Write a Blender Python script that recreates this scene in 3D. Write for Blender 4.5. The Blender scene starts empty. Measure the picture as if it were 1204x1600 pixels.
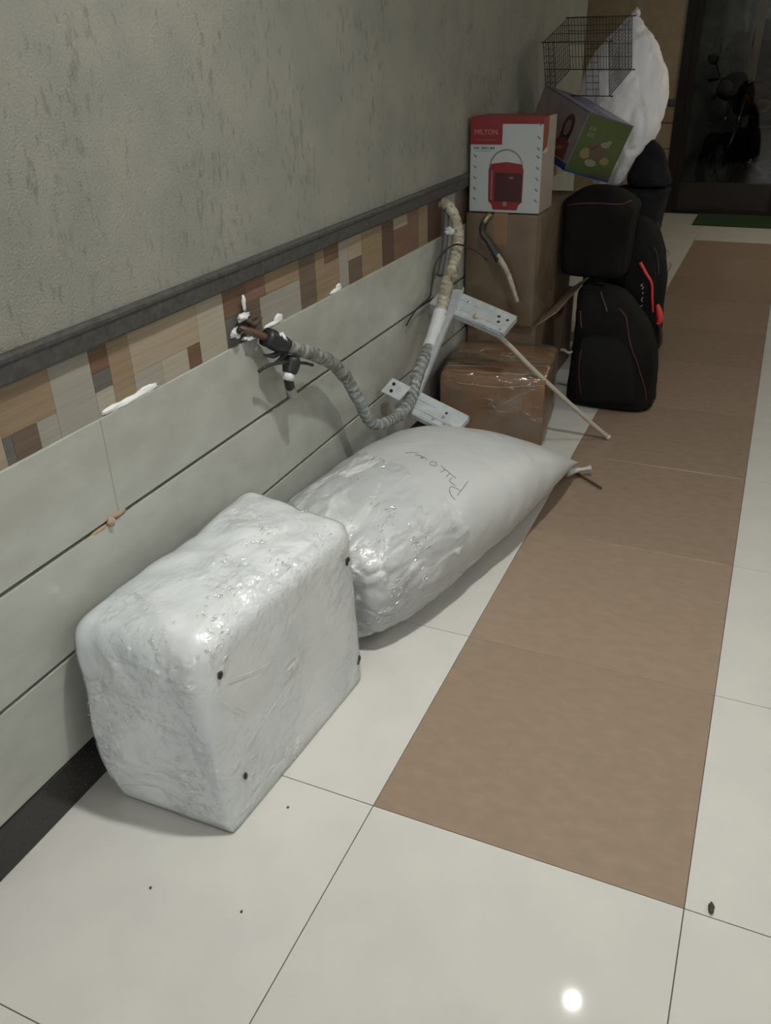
import bpy, bmesh, math, random
from mathutils import Vector, Matrix, noise
from mathutils.bvhtree import BVHTree
random.seed(7)
S = bpy.context.scene
COL = S.collection

# ---------------------------------------------------------------- camera
cam_d = bpy.data.cameras.new('camera')
cam = bpy.data.objects.new('camera', cam_d)
COL.objects.link(cam)
S.camera = cam
Rt = ((0.915070, 0.402497, -0.025347), (0.173523, -0.449679, -0.876172), (-0.364055, 0.797361, -0.481331))
r_, d_, f_ = [Vector(v) for v in Rt]
M = Matrix.Identity(4)
for i in range(3):
    M[i][0] = r_[i]; M[i][1] = -d_[i]; M[i][2] = -f_[i]
M.translation = Vector((1.103199, -1.069943, 1.331226))
cam.matrix_world = M
cam_d.sensor_fit = 'HORIZONTAL'
cam_d.sensor_width = 36.0
cam_d.lens = 36.0 * 1306.8 / 1204.0
cam_d.clip_start = 0.02

# ---------------------------------------------------------------- world, exposure
w = bpy.data.worlds.new('world'); S.world = w; w.use_nodes = True
w.node_tree.nodes['Background'].inputs[0].default_value = (0.75, 0.85, 1.0, 1)
w.node_tree.nodes['Background'].inputs[1].default_value = 0.05
S.view_settings.view_transform = 'Standard'
S.view_settings.look = 'None'
S.view_settings.gamma = 1
S.view_settings.use_curve_mapping = False
S.view_settings.exposure = -0.33
LAMP_COL = (1.0, 0.985, 0.93)
CEIL = 2.66
# ceiling lamps, the hall and door ones added as fill: x, y, radius, radiance, label
FILL_TUBES = [(1.1, -4.74, 2.0, 1, 0, 340, 'added fill tube on the rear wall behind the photographer'), (5.14, -0.2, 1.9, 0, 1, 35, 'added fill tube on the right wall of the hall')]  # unseen tubes added to brighten the front and right faces
LAMPS = [(0.84, 0.22, .058, 1750, 'round recessed ceiling lamp above the wrapped suitcase'),
         (0.87, 1.42, .026, 260, 'small ceiling lamp mirrored as the bright spot on the near floor tile'),
         (3.3, -3.1, .10, 190, 'added fill lamp on the hall ceiling nearest the rear wall'),  # the hall lamps are added as fill from the right
         (3.3, -0.4, .10, 110, 'middle added fill lamp on the hall ceiling at the right'),
         (3.3, 2.4, .10, 270, 'added fill lamp on the hall ceiling furthest from the rear wall'),
         (2.6, 5.9, .05, 1600, 'added warm fill lamp near the glass door')]  # last lamp is added to brighten and warm the end wall

# ---------------------------------------------------------------- materials
def nd(nt, t, **k):
    n = nt.nodes.new(t)
    for a, b in k.items(): setattr(n, a, b)
    return n
def mat(name, col, rough=.6, metal=0, col2=None, nscale=20, stretch=(1, 1, 1), lo=.35, hi=.65, bump=0, bscale=80,
        coat=0, spec=.5, var=0, emit=0, detail=4, bdetail=3, bstretch=(1, 1, 1), croug=.1):
    m = bpy.data.materials.new(name); m.use_nodes = True
    nt = m.node_tree; b = nt.nodes['Principled BSDF']
    b.inputs['Base Color'].default_value = (*col, 1)
    b.inputs['Roughness'].default_value = rough
    b.inputs['Metallic'].default_value = metal
    b.inputs['Coat Weight'].default_value = coat
    b.inputs['Coat Roughness'].default_value = croug
    b.inputs['Specular IOR Level'].default_value = spec
    tc = nd(nt, 'ShaderNodeTexCoord')
    out = None
    if col2:
        mp = nd(nt, 'ShaderNodeMapping'); mp.inputs['Scale'].default_value = stretch
        nt.links.new(tc.outputs['Object'], mp.inputs[0])
        no = nd(nt, 'ShaderNodeTexNoise'); no.inputs['Scale'].default_value = nscale; no.inputs['Detail'].default_value = detail
        nt.links.new(mp.outputs[0], no.inputs['Vector'])
        mr = nd(nt, 'ShaderNodeMapRange'); mr.inputs['From Min'].default_value = lo; mr.inputs['From Max'].default_value = hi
        nt.links.new(no.outputs['Fac'], mr.inputs['Value'])
        mx = nd(nt, 'ShaderNodeMix', data_type='RGBA')
        mx.inputs['A'].default_value = (*col, 1); mx.inputs['B'].default_value = (*col2, 1)
        nt.links.new(mr.outputs[0], mx.inputs['Factor'])
        out = mx.outputs['Result']
    if var:
        oi = nd(nt, 'ShaderNodeObjectInfo')
        hs = nd(nt, 'ShaderNodeHueSaturation')
        mv = nd(nt, 'ShaderNodeMapRange'); mv.inputs['To Min'].default_value = 1 - var; mv.inputs['To Max'].default_value = 1 + var
        nt.links.new(oi.outputs['Random'], mv.inputs['Value'])
        nt.links.new(mv.outputs[0], hs.inputs['Value'])
        if out: nt.links.new(out, hs.inputs['Color'])
        else: hs.inputs['Color'].default_value = (*col, 1)
        out = hs.outputs['Color']
    if out: nt.links.new(out, b.inputs['Base Color'])
    if bump:
        mp2 = nd(nt, 'ShaderNodeMapping'); mp2.inputs['Scale'].default_value = bstretch
        nt.links.new(tc.outputs['Object'], mp2.inputs[0])
        n2 = nd(nt, 'ShaderNodeTexNoise'); n2.inputs['Scale'].default_value = bscale; n2.inputs['Detail'].default_value = bdetail
        nt.links.new(mp2.outputs[0], n2.inputs['Vector'])
        bp = nd(nt, 'ShaderNodeBump'); bp.inputs['Distance'].default_value = bump
        nt.links.new(n2.outputs['Fac'], bp.inputs['Height'])
        nt.links.new(bp.outputs[0], b.inputs['Normal'])
        nt.links.new(bp.outputs[0], b.inputs['Coat Normal'])
    if emit:
        b.inputs['Emission Color'].default_value = (*col, 1); b.inputs['Emission Strength'].default_value = emit
    return m
def film(name, white=.12, scale=14, stretch=(1, 1, 1), bump=.006, tint=(.86, .87, .87), gloss=.22, lo=.52, hi=.75, rough=.1):
    """clear stretch film: mostly transparent, glossy and milky where it bunches"""
    m = bpy.data.materials.new(name); m.use_nodes = True
    nt = m.node_tree; nt.nodes.clear(); L = nt.links.new
    o = nd(nt, 'ShaderNodeOutputMaterial'); tc = nd(nt, 'ShaderNodeTexCoord')
    mp = nd(nt, 'ShaderNodeMapping'); mp.inputs['Scale'].default_value = stretch; L(tc.outputs['Object'], mp.inputs[0])
    n1 = nd(nt, 'ShaderNodeTexNoise'); n1.inputs['Scale'].default_value = scale; n1.inputs['Detail'].default_value = 5; n1.inputs['Distortion'].default_value = .8
    L(mp.outputs[0], n1.inputs['Vector'])
    v = nd(nt, 'ShaderNodeTexVoronoi'); v.feature = 'DISTANCE_TO_EDGE'; v.inputs['Scale'].default_value = scale * .8; L(mp.outputs[0], v.inputs['Vector'])
    ad = nd(nt, 'ShaderNodeMath', operation='MULTIPLY_ADD'); ad.inputs[1].default_value = .55; L(v.outputs['Distance'], ad.inputs[0]); L(n1.outputs['Fac'], ad.inputs[2])
    n3 = nd(nt, 'ShaderNodeTexNoise'); n3.inputs['Scale'].default_value = scale * 4.5; n3.inputs['Detail'].default_value = 2; L(mp.outputs[0], n3.inputs['Vector'])
    n4 = nd(nt, 'ShaderNodeTexNoise'); n4.inputs['Scale'].default_value = scale * .55; n4.inputs['Detail'].default_value = 2; L(tc.outputs['Object'], n4.inputs['Vector'])
    m4_ = nd(nt, 'ShaderNodeMapRange'); m4_.inputs['From Min'].default_value = .42; m4_.inputs['From Max'].default_value = .58; L(n4.outputs['Fac'], m4_.inputs['Value'])
    wm = nd(nt, 'ShaderNodeMath', operation='MULTIPLY'); L(n3.outputs['Fac'], wm.inputs[0]); L(m4_.outputs[0], wm.inputs[1])
    ad2 = nd(nt, 'ShaderNodeMath', operation='MULTIPLY_ADD'); ad2.inputs[1].default_value = 1.35; L(wm.outputs[0], ad2.inputs[0]); L(ad.outputs[0], ad2.inputs[2])
    bp = nd(nt, 'ShaderNodeBump'); bp.inputs['Distance'].default_value = bump; L(ad2.outputs[0], bp.inputs['Height'])
    g = nd(nt, 'ShaderNodeBsdfGlossy'); g.inputs['Roughness'].default_value = rough; L(bp.outputs[0], g.inputs['Normal'])
    t = nd(nt, 'ShaderNodeBsdfTransparent')
    df = nd(nt, 'ShaderNodeBsdfDiffuse'); df.inputs['Color'].default_value = (*tint, 1); L(bp.outputs[0], df.inputs['Normal'])
    mr = nd(nt, 'ShaderNodeMapRange'); mr.inputs['From Min'].default_value = lo; mr.inputs['From Max'].default_value = hi
    mr.inputs['To Min'].default_value = white * .35; mr.inputs['To Max'].default_value = min(1, white * 3)
    L(n1.outputs['Fac'], mr.inputs['Value'])
    m1 = nd(nt, 'ShaderNodeMixShader'); L(mr.outputs[0], m1.inputs[0]); L(t.outputs[0], m1.inputs[1]); L(df.outputs[0], m1.inputs[2])
    fr = nd(nt, 'ShaderNodeFresnel'); fr.inputs['IOR'].default_value = 1.45; L(bp.outputs[0], fr.inputs['Normal'])
    mm = nd(nt, 'ShaderNodeMath', operation='MULTIPLY'); mm.inputs[1].default_value = gloss * 4; L(fr.outputs[0], mm.inputs[0])
    mn = nd(nt, 'ShaderNodeMath', operation='MINIMUM'); mn.inputs[1].default_value = .30; L(mm.outputs[0], mn.inputs[0])
    m2 = nd(nt, 'ShaderNodeMixShader'); L(mn.outputs[0], m2.inputs[0]); L(m1.outputs[0], m2.inputs[1]); L(g.outputs[0], m2.inputs[2])
    L(m2.outputs[0], o.inputs[0])
    return m

# plaster: greenish grey with dark vertical flecks
def plaster_mat():
    m = mat('textured_plaster', (.245, .243, .208), rough=.85, col2=(.20, .206, .182), nscale=6, lo=.35, hi=.7, bump=.0022, bscale=230)
    nt = m.node_tree; L = nt.links.new; b = nt.nodes['Principled BSDF']
    src = b.inputs['Base Color'].links[0].from_socket
    tc = nd(nt, 'ShaderNodeTexCoord')
    mp = nd(nt, 'ShaderNodeMapping'); mp.inputs['Scale'].default_value = (1, 1, .42); L(tc.outputs['Object'], mp.inputs[0])
    a = nd(nt, 'ShaderNodeTexNoise'); a.inputs['Scale'].default_value = 75; a.inputs['Detail'].default_value = 3; L(mp.outputs[0], a.inputs[0])
    c = nd(nt, 'ShaderNodeTexNoise'); c.inputs['Scale'].default_value = 5; L(mp.outputs[0], c.inputs[0])
    s = nd(nt, 'ShaderNodeMath', operation='MULTIPLY_ADD'); s.inputs[1].default_value = .4; L(c.outputs['Fac'], s.inputs[0]); L(a.outputs['Fac'], s.inputs[2])
    mr = nd(nt, 'ShaderNodeMapRange'); mr.inputs['From Min'].default_value = .77; mr.inputs['From Max'].default_value = .94
    mr.inputs['To Max'].default_value = .48
    L(s.outputs[0], mr.inputs['Value'])
    mx = nd(nt, 'ShaderNodeMix', data_type='RGBA'); mx.inputs['B'].default_value = (.085, .088, .07, 1)
    L(mr.outputs[0], mx.inputs['Factor']); L(src, mx.inputs['A']); L(mx.outputs['Result'], b.inputs['Base Color'])
    return m
MP = plaster_mat()
MPE = mat('tan_plaster', (.31, .255, .175), rough=.85, col2=(.26, .21, .14), nscale=14, bump=.002, bscale=150)
M_panel = mat('wall_panel_stone', (.42, .435, .395), rough=.16, col2=(.37, .38, .345), nscale=9, stretch=(1, 1, 2), var=.03, bump=.0004, bscale=60, croug=.05)
M_core = mat('wall_core', (.012, .011, .010), rough=.9)
M_rail = mat('rail_granite', (.062, .062, .058), rough=.55, col2=(.035, .035, .034), nscale=70, bump=.0015, bscale=120)
M_base = mat('black_granite', (.024, .023, .020), rough=.22, col2=(.055, .05, .043), nscale=160, lo=.62, hi=.75)
M_tile = mat('ivory_floor_tile', (.57, .565, .53), rough=.06, col2=(.535, .53, .505), nscale=7, detail=8, var=.02, spec=.42)
M_btile = mat('brown_floor_tile', (.285, .212, .155), rough=.25, col2=(.25, .192, .142), nscale=22, stretch=(1, 1.8, 1), detail=10, var=.05, bump=.0004, bscale=90)
M_grout = mat('grout', (.11, .10, .085), rough=.9)
M_white = mat('ceiling_paint', (.62, .60, .55), rough=.9)
M_putty = mat('white_putty', (.72, .73, .72), rough=.8, bump=.003, bscale=60)
M_dust = mat('tan_putty', (.36, .27, .18), rough=.9)

# ---------------------------------------------------------------- object helpers
ORG = {}
def put(name, verts, faces, m, parent=None, base=None, smooth=False, mats=None, fm=None):
    """one mesh object from world-space vertices; its origin is at its thing's base"""
    vs = [Vector(v) for v in verts]
    if parent is not None: base = ORG[parent.name]
    elif base is None:
        base = Vector((sum(v.x for v in vs) / len(vs), sum(v.y for v in vs) / len(vs), min(v.z for v in vs)))
    base = Vector(base)
    me = bpy.data.meshes.new(name)
    me.from_pydata([v - base for v in vs], [], faces)
    for mm in (mats or [m]): me.materials.append(mm)
    if fm:
        for p_, k in zip(me.polygons, fm): p_.material_index = k
    if smooth:
        for p_ in me.polygons: p_.use_smooth = True
    me.update()
    o = bpy.data.objects.new(name, me); COL.objects.link(o)
    if parent is not None: o.parent = parent
    else: o.location = base
    ORG[o.name] = base
    return o
def thing(name, base):
    o = bpy.data.objects.new(name, None); COL.objects.link(o); o.location = base
    o.empty_display_size = .05
    ORG[o.name] = Vector(base); return o
def tag(o, label, cat, group=None):
    o['label'] = label; o['category'] = cat
    if group: o['group'] = group
    return o
def struct(o): o['kind'] = 'structure'; return o
def box_vf(x0, y0, z0, x1, y1, z1, bevel=0, seg=1):
    bm = bmesh.new(); bmesh.ops.create_cube(bm, size=1)
    for v in bm.verts: v.co = Vector((x0 + (v.co.x + .5) * (x1 - x0), y0 + (v.co.y + .5) * (y1 - y0), z0 + (v.co.z + .5) * (z1 - z0)))
    if bevel: bmesh.ops.bevel(bm, geom=bm.edges[:], offset=bevel, segments=seg, profile=.5, affect='EDGES')
    return take(bm)
def take(bm):
    bm.verts.index_update()
    vs = [v.co.copy() for v in bm.verts]; fs = [[v.index for v in f.verts] for f in bm.faces]
    bm.free(); return vs, fs
def merge(*parts):
    V, F = [], []
    for vs, fs in parts:
        n = len(V); V += list(vs); F += [[i + n for i in f] for f in fs]
    return V, F
def xf(vf, m): return [m @ Vector(v) for v in vf[0]], vf[1]
def box(name, a, b, m, parent=None, bevel=0, seg=1, **k):
    vs, fs = box_vf(*a, *b, bevel=bevel, seg=seg)
    return put(name, vs, fs, m, parent, **k)
def smooth_path(pts, n=8):
    P = [Vector(p) for p in pts]
    if len(P) < 3: return P
    out = []
    for i in range(len(P) - 1):
        p0 = P[max(i - 1, 0)]; p1 = P[i]; p2 = P[i + 1]; p3 = P[min(i + 2, len(P) - 1)]
        for k in range(n):
            t = k / n
            out.append(.5 * ((2 * p1) + (p2 - p0) * t + (2 * p0 - 5 * p1 + 4 * p2 - p3) * t * t + (3 * p1 - p0 - 3 * p2 + p3) * t ** 3))
    out.append(P[-1]); return out
def tube_vf(pts, r, sides=8, n=6, rfun=None, cap=True):
    P = smooth_path(pts, n) if n > 1 else [Vector(p) for p in pts]
    V, F = [], []
    up = None
    for i, p in enumerate(P):
        t = (P[min(i + 1, len(P) - 1)] - P[max(i - 1, 0)]).normalized()
        if up is None: up = t.orthogonal().normalized()
        up = (up - t * up.dot(t)).normalized()
        bi = t.cross(up)
        u = i / (len(P) - 1)
        for k in range(sides):
            a = 2 * math.pi * k / sides
            rr = (rfun(u, a) if rfun else r)
            V.append(p + (up * math.cos(a) + bi * math.sin(a)) * rr)
    for i in range(len(P) - 1):
        for k in range(sides):
            a = i * sides + k; b = i * sides + (k + 1) % sides
            F.append([a, b, b + sides, a + sides])
    if cap:
        F.append(list(range(sides))[::-1]); F.append([len(V) - sides + k for k in range(sides)])
    return V, F
def tube(name, pts, r, m, parent=None, **k):
    sides = k.pop('sides', 8); n = k.pop('n', 6); rf = k.pop('rfun', None)
    vs, fs = tube_vf(pts, r, sides, n, rf)
    return put(name, vs, fs, m, parent, smooth=True, **k)
def sp(c, e): return math.copysign(abs(c) ** e, c)
def nz(v, s, seed=0): return noise.noise(Vector(v) * s + Vector((seed * 7.3, seed * 3.1, seed)))
def loft_vf(rings, nseg=40, sub=5, amp=0, scale=8, seed=0, zmin=None, axes=None, ridge=None):
    """rings: (centre, half_a, half_b, exponent); a and b axes default to x and y (upright lofts)"""
    A, B = axes or (Vector((1, 0, 0)), Vector((0, 1, 0)))
    A = Vector(A); B = Vector(B)
    keys = [tuple(r[0]) + (r[1], r[2], r[3]) for r in rings]
    K = []
    for i in range(len(keys) - 1):
        k0 = keys[max(i - 1, 0)]; k1 = keys[i]; k2 = keys[i + 1]; k3 = keys[min(i + 2, len(keys) - 1)]
        for s in range(sub):
            t = s / sub
            K.append([.5 * (2 * b + (c - a) * t + (2 * a - 5 * b + 4 * c - d) * t * t + (3 * b - a - 3 * c + d) * t ** 3) for a, b, c, d in zip(k0, k1, k2, k3)])
    K.append(list(keys[-1]))
    V, F = [], []
    for i, k in enumerate(K):
        c = Vector(k[:3]); ha = max(k[3], .0005); hb = max(k[4], .0005); e = 2 / max(k[5], 1.2)
        u = i / (len(K) - 1)
        for j in range(nseg):
            th = 2 * math.pi * j / nseg
            v = c + A * ha * sp(math.cos(th), e) + B * hb * sp(math.sin(th), e)
            if amp:
                d = (v - c); l = d.length
                if l > 1e-5:
                    q = nz(v, scale, seed) * amp + nz(v, scale * 2.7, seed + 3) * amp * .45
                    if ridge: q += ridge(u, th, v)
                    v = v + d / l * q * min(1, l / .05)
            if zmin is not None and v.z < zmin: v.z = zmin
            V.append(v)
    for i in range(len(K) - 1):
        for j in range(nseg):
            a = i * nseg + j; b = i * nseg + (j + 1) % nseg
            F.append([a, b, b + nseg, a + nseg])
    F.append(list(range(nseg))[::-1]); F.append([len(V) - nseg + j for j in range(nseg)])
    if A.cross(B).dot(Vector(keys[-1][:3]) - Vector(keys[0][:3])) < 0: F = [f[::-1] for f in F]
    return V, F
def snap_pts(vf, pts, off=.002, n=6, d=None):
    """path laid on the surface of a mesh"""
    bv = BVHTree.FromPolygons([Vector(v) for v in vf[0]], vf[1])
    out = []
    for p in smooth_path(pts, n):
        q, nn, _, _ = bv.find_nearest(p)
        out.append(q + nn * off)
    return out
def snap_tube(name, vf, pts, r, m, parent, off=None, n=6, sides=5, **k):
    P = snap_pts(vf, pts, r * .5 if off is None else off, n)
    a, b = tube_vf(P, r, sides, 1)
    return put(name, a, b, m, parent, smooth=True, **k)
def shell(vf, off, keep=None):
    """offset copy of a surface (used for film and tape)"""
    me = bpy.data.meshes.new('tmp'); me.from_pydata([Vector(v) for v in vf[0]], [], vf[1]); me.update()
    vs = [v.co + v.normal * off for v in me.vertices]
    fs = [f for f in vf[1] if keep is None or keep(sum((Vector(vf[0][i]) for i in f), Vector()) / len(f))]
    bpy.data.meshes.remove(me); return vs, fs
def text_vf(s, size, m, extrude=.0004, bold=0, shear=0, align='CENTER', space=1):
    cu = bpy.data.curves.new('t', 'FONT'); cu.body = s; cu.size = size; cu.extrude = extrude; cu.offset = bold
    cu.align_x = align; cu.align_y = 'CENTER'; cu.shear = shear; cu.space_character = space; cu.resolution_u = 3
    o = bpy.data.objects.new('t', cu); COL.objects.link(o)
    dg = bpy.context.evaluated_depsgraph_get(); dg.update()
    me = bpy.data.meshes.new_from_object(o.evaluated_get(dg))
    vs = [m @ v.co for v in me.vertices]; fs = [list(p_.vertices) for p_ in me.polygons]
    bpy.data.objects.remove(o); bpy.data.curves.remove(cu); bpy.data.meshes.remove(me)
    return vs, fs
def plate_vf(poly, m, th=.0006):
    """flat polygon (2D) with a hair of thickness placed by matrix m"""
    n = len(poly)
    V = [m @ Vector((x, y, 0)) for x, y in poly] + [m @ Vector((x, y, th)) for x, y in poly]
    F = [list(range(n))[::-1], [i + n for i in range(n)]] + [[i, (i + 1) % n, (i + 1) % n + n, i + n] for i in range(n)]
    return V, F
def frame_m(o, x, y):
    x = Vector(x).normalized(); y = Vector(y); y = (y - x * y.dot(x)).normalized(); z = x.cross(y)
    m = Matrix.Identity(4)
    for i in range(3): m[i][0] = x[i]; m[i][1] = y[i]; m[i][2] = z[i]
    m.translation = Vector(o); return m
def ell(cx, cy, a, b, n=20, t0=0, t1=2 * math.pi):
    return [(cx + a * math.cos(t0 + (t1 - t0) * i / n), cy + b * math.sin(t0 + (t1 - t0) * i / n)) for i in range(n if t1 - t0 > 6.2 else n + 1)]
def copy_piece(o, loc, parent, name=None):
    c = o.copy(); c.location = loc; COL.objects.link(c); c.parent = parent; return c

def puts(name, parts, m, parent=None, **k):
    return [put(name, v, f, m, parent, **k) for v, f in parts]
# ================================================================= SETTING
XA, T = 0.5689, 0.6
YB = 7.2                       # end wall
# floor: grout bed with each tile a piece
floor = struct(box('floor', (-1.7, -4.9, -.06), (5.2, YB + .06, -.008), M_grout))
ob = ORG['floor']
def tile_mesh(m, nm):
    g = .0009 if m is M_tile else .0004
    vs, fs = box_vf(-T / 2 + g, -T / 2 + g, -.008, T / 2 - g, T / 2 - g, 0, bevel=.0006)
    me = bpy.data.meshes.new(nm); me.from_pydata(vs, [], fs); me.materials.append(m); return me
me_w, me_b = tile_mesh(M_tile, 'floor_tile'), tile_mesh(M_btile, 'brown_floor_tile')
for i in range(-4, 8):
    for j in range(-8, 12):
        brown = (i == 0 and 0 <= j <= 9)
        x = XA + (i + .5) * T; y = (j + .5) * T
        if x < -1.65 or x > 5: continue
        if i < -1 and j < 6: continue            # solid wall stands here
        t = bpy.data.objects.new('brown_floor_tile' if brown else 'floor_tile', me_b if brown else me_w)
        COL.objects.link(t); t.parent = floor
        t.location = Vector((x, y, 0)) - ob
        if brown: t.rotation_euler.z = 0
# left wall
def part_box(name, a, b, m, parent, **k): return box(name, a, b, m, parent, **k)
W0 = -4.8; W1 = 4.12
wl = struct(put('wall_left', *merge(box_vf(-.30, W0, 0, -.014, W1, .90), box_vf(-.30, W0, .90, 0, W1, CEIL)), M_core, mats=[M_core, MP],
     fm=[0] * 6 + [1] * 6))
G = (.1042, .3192, .5286, .7347)
gh = .0045
starts = {0: .056 + .6, 1: .056 + .6, 2: .056}
for row in range(3):
    edges = [W0]
    y = starts[row] - 2.4
    while y < W1 - .05:
        if y > W0 + .05: edges.append(y)
        y += 1.2
    edges.append(W1)
    for a, b in zip(edges[:-1], edges[1:]):
        part_box('wall_panel', (-.014, a + .0003, G[row] + (gh if row else .001)), (0, b - .0003, G[row + 1] - (gh if row < 2 else 0)), M_panel, wl, bevel=.0008)
# patchwork band above the panels, one piece per patch
def wood(n, c, c2, st=(6, 1, 40)):
    return mat(n, c, rough=.35, col2=c2, nscale=3.5, stretch=st, detail=6, lo=.3, hi=.7)
Wd = dict(tan=wood('tan_wood_print', (.27, .205, .135), (.19, .135, .08)), grey=wood('grey_wood_print', (.30, .285, .25), (.25, .235, .20)),
    lite=wood('light_wood_print', (.335, .285, .21), (.27, .22, .155)), rust=wood('rust_wood_print', (.16, .085, .05), (.09, .055, .036)),
    slate=wood('slate_wood_print', (.085, .082, .078), (.13, .12, .11)), umber=wood('umber_wood_print', (.135, .10, .072), (.09, .065, .045)),
    cream=wood('cream_wood_print', (.345, .32, .265), (.30, .27, .21)), red=wood('reddish_wood_print', (.19, .105, .075), (.125, .07, .05)),
    dusk=wood('dusky_wood_print', (.10, .058, .042), (.065, .04, .03)))
ZB0, ZB1 = .7347, .872
patches = [(-.45, -.30, 0, 1, 'cream'), (-.30, -.165, 0, 1, 'lite'), (-.165, -.145, 0, .36, 'slate'), (-.145, -.087, 0, .36, 'umber'), (-.165, -.038, .36, 1, 'tan'),
    (-.087, -.038, 0, .36, 'grey'), (-.038, .064, 0, 1, 'grey'), (.064, .114, .62, 1, 'rust'), (.064, .114, .36, .62, 'slate'), (.064, .114, 0, .36, 'cream'),
    (.114, .176, 0, 1, 'tan'), (.176, .402, .36, 1, 'lite'), (.176, .265, 0, .36, 'grey'), (.265, .355, 0, .36, 'cream'), (.355, .402, 0, .36, 'rust'),
    (.402, .505, 0, 1, 'cream'), (.505, .60, .5, 1, 'rust'), (.505, .60, 0, .5, 'slate'), (.60, .66, 0, .6, 'umber'), (.60, .69, .6, 1, 'red'), (.66, .86, 0, .6, 'grey'),
    (.69, .86, .6, 1, 'tan'), (.86, .95, 0, 1, 'umber'), (.95, 1.003, 0, 1, 'tan'), (1.003, 1.091, .66, 1, 'rust'), (1.003, 1.09, 0, .66, 'tan'), (1.091, 1.15, 0, 1, 'grey'),
    (1.15, 1.242, .0, .5, 'umber'), (1.15, 1.242, .5, 1, 'lite'), (1.242, 1.392, 0, 1, 'tan'), (1.392, 1.484, 0, 1, 'dusk'), (1.484, 1.70, 0, .7, 'red'), (1.484, 1.60, .7, 1, 'lite'),
    (1.60, 1.70, .7, 1, 'red'), (1.70, 1.785, 0, 1, 'tan'), (1.785, 1.93, 0, 1, 'dusk')]
y = -.45
kk = list(Wd)
while y > W0 + .3:
    d = random.uniform(.08, .2); patches.append((max(y - d, W0), y, 0, 1, random.choice(kk))); y -= d
patches.append((W0, y, 0, 1, 'tan'))
y = 1.93
while y < W1 - .3:
    d = random.uniform(.08, .22); patches.append((y, y + d, 0, 1, random.choice(kk))); y += d
patches.append((y, W1, 0, 1, 'red'))
for a, b, c, d, k in patches:
    part_box('patchwork_tile', (-.014, a + .0003, ZB0 + (ZB1 - ZB0) * c + .0003), (-.006, b - .0003, ZB0 + (ZB1 - ZB0) * d - .0003), Wd[k], wl)
# putty smears over the panel edge
def blob(name, c, r, m, parent, seed=0, amp=.35, seg=10):
    bm = bmesh.new(); bmesh.ops.create_icosphere(bm, subdivisions=3, radius=1)
    for v in bm.verts:
        q = 1 + amp * nz(v.co, 2.2, seed)
        v.co = Vector((c[0] + v.co.x * r[0] * q, c[1] + v.co.y * r[1] * q, c[2] + v.co.z * r[2] * q))
    vs, fs = take(bm); return put(name, vs, fs, m, parent, smooth=True)
for i, (c, r) in enumerate([((-.004, .155, .739), (.005, .08, .007)), ((-.004, .10, .741), (.004, .03, .007)), ((-.004, .20, .743), (.004, .035, .008)),
     ((-.004, .71, .740), (.005, .045, .006)), ((-.004, .735, .746), (.004, .022, .012)), ((-.004, 1.06, .740), (.005, .035, .007)), ((-.004, 1.075, .748), (.003, .015, .008))]):
    blob('putty_smear', c, r, M_putty, wl, i)
for i, (c, r) in enumerate([((.002, .028, .527), (.007, .010, .010)), ((-.002, .055, .532), (.006, .022, .006)), ((-.003, .0, .524), (.004, .03, .004))]):
    blob('mortar_crumb', c, r, M_dust, wl, i + 20)
# rail and skirting
def rail_prof(y0, y1):
    pr = [(-.006, .8720), (.008, .8720), (.010, .876), (.010, .905), (.013, .909), (.013, .9155), (.010, .9215), (-.006, .9215)]
    V = [(x, y0, z) for x, z in pr] + [(x, y1, z) for x, z in pr]; n = len(pr)
    return V, [list(range(n)), [i + n for i in range(n)][::-1]] + [[i, (i + 1) % n + 0, (i + 1) % n + n, i + n][::-1] for i in range(n)]
struct(put('trim_1', *rail_prof(W0, W1), M_rail))
struct(box('baseboard_left', (-.02, W0, 0), (.004, W1, .1038), M_base, bevel=.001))
# recess, end wall, right and rear walls, ceiling
struct(box('wall_recess', (-1.7, 4.12, 0), (-1.55, YB, CEIL), MP))
MPEP = mat('warm_panel', (.30, .25, .18), rough=.2, col2=(.26, .21, .15), nscale=9)
wb = struct(put('wall_end', *merge(box_vf(-1.55, YB, 0, .165, YB + .12, .90), box_vf(-1.55, YB - .006, .90, .165, YB + .12, CEIL)), M_core, mats=[M_core, MPE], fm=[0] * 6 + [1] * 6))
for row in range(4):
    z0 = (.104, .32, .53, .735)[row]; z1 = (.32, .53, .735, .87)[row]
    for a, b in ((-1.55, -.45), (-.45, .165)):
        part_box('wall_panel', (a + .001, YB - .012, z0 + .003), (b - .001, YB, z1 - .003), MPEP if row < 3 else Wd['tan'], wb, bevel=.0008)
struct(box('trim_2', (-1.55, YB - .025, .872), (.165, YB - .001, .9215), M_rail, bevel=.002))
struct(box('baseboard_end', (-1.55, YB - .016, 0), (.165, YB, .1038), M_panel, bevel=.001))
struct(box('wall_right', (5.2, W0, 0), (5.3, YB, CEIL), M_white))
struct(box('wall_rear', (-.30, W0 - .1, 0), (5.3, W0, CEIL), M_white))
struct(box('ceiling', (-1.7, W0 - .1, CEIL), (5.3, YB + .12, CEIL + .08), M_white))
# wall beyond the door opening
struct(box('wall_end_right', (1.95, YB, 0), (5.2, YB + .12, CEIL), M_white))

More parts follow.
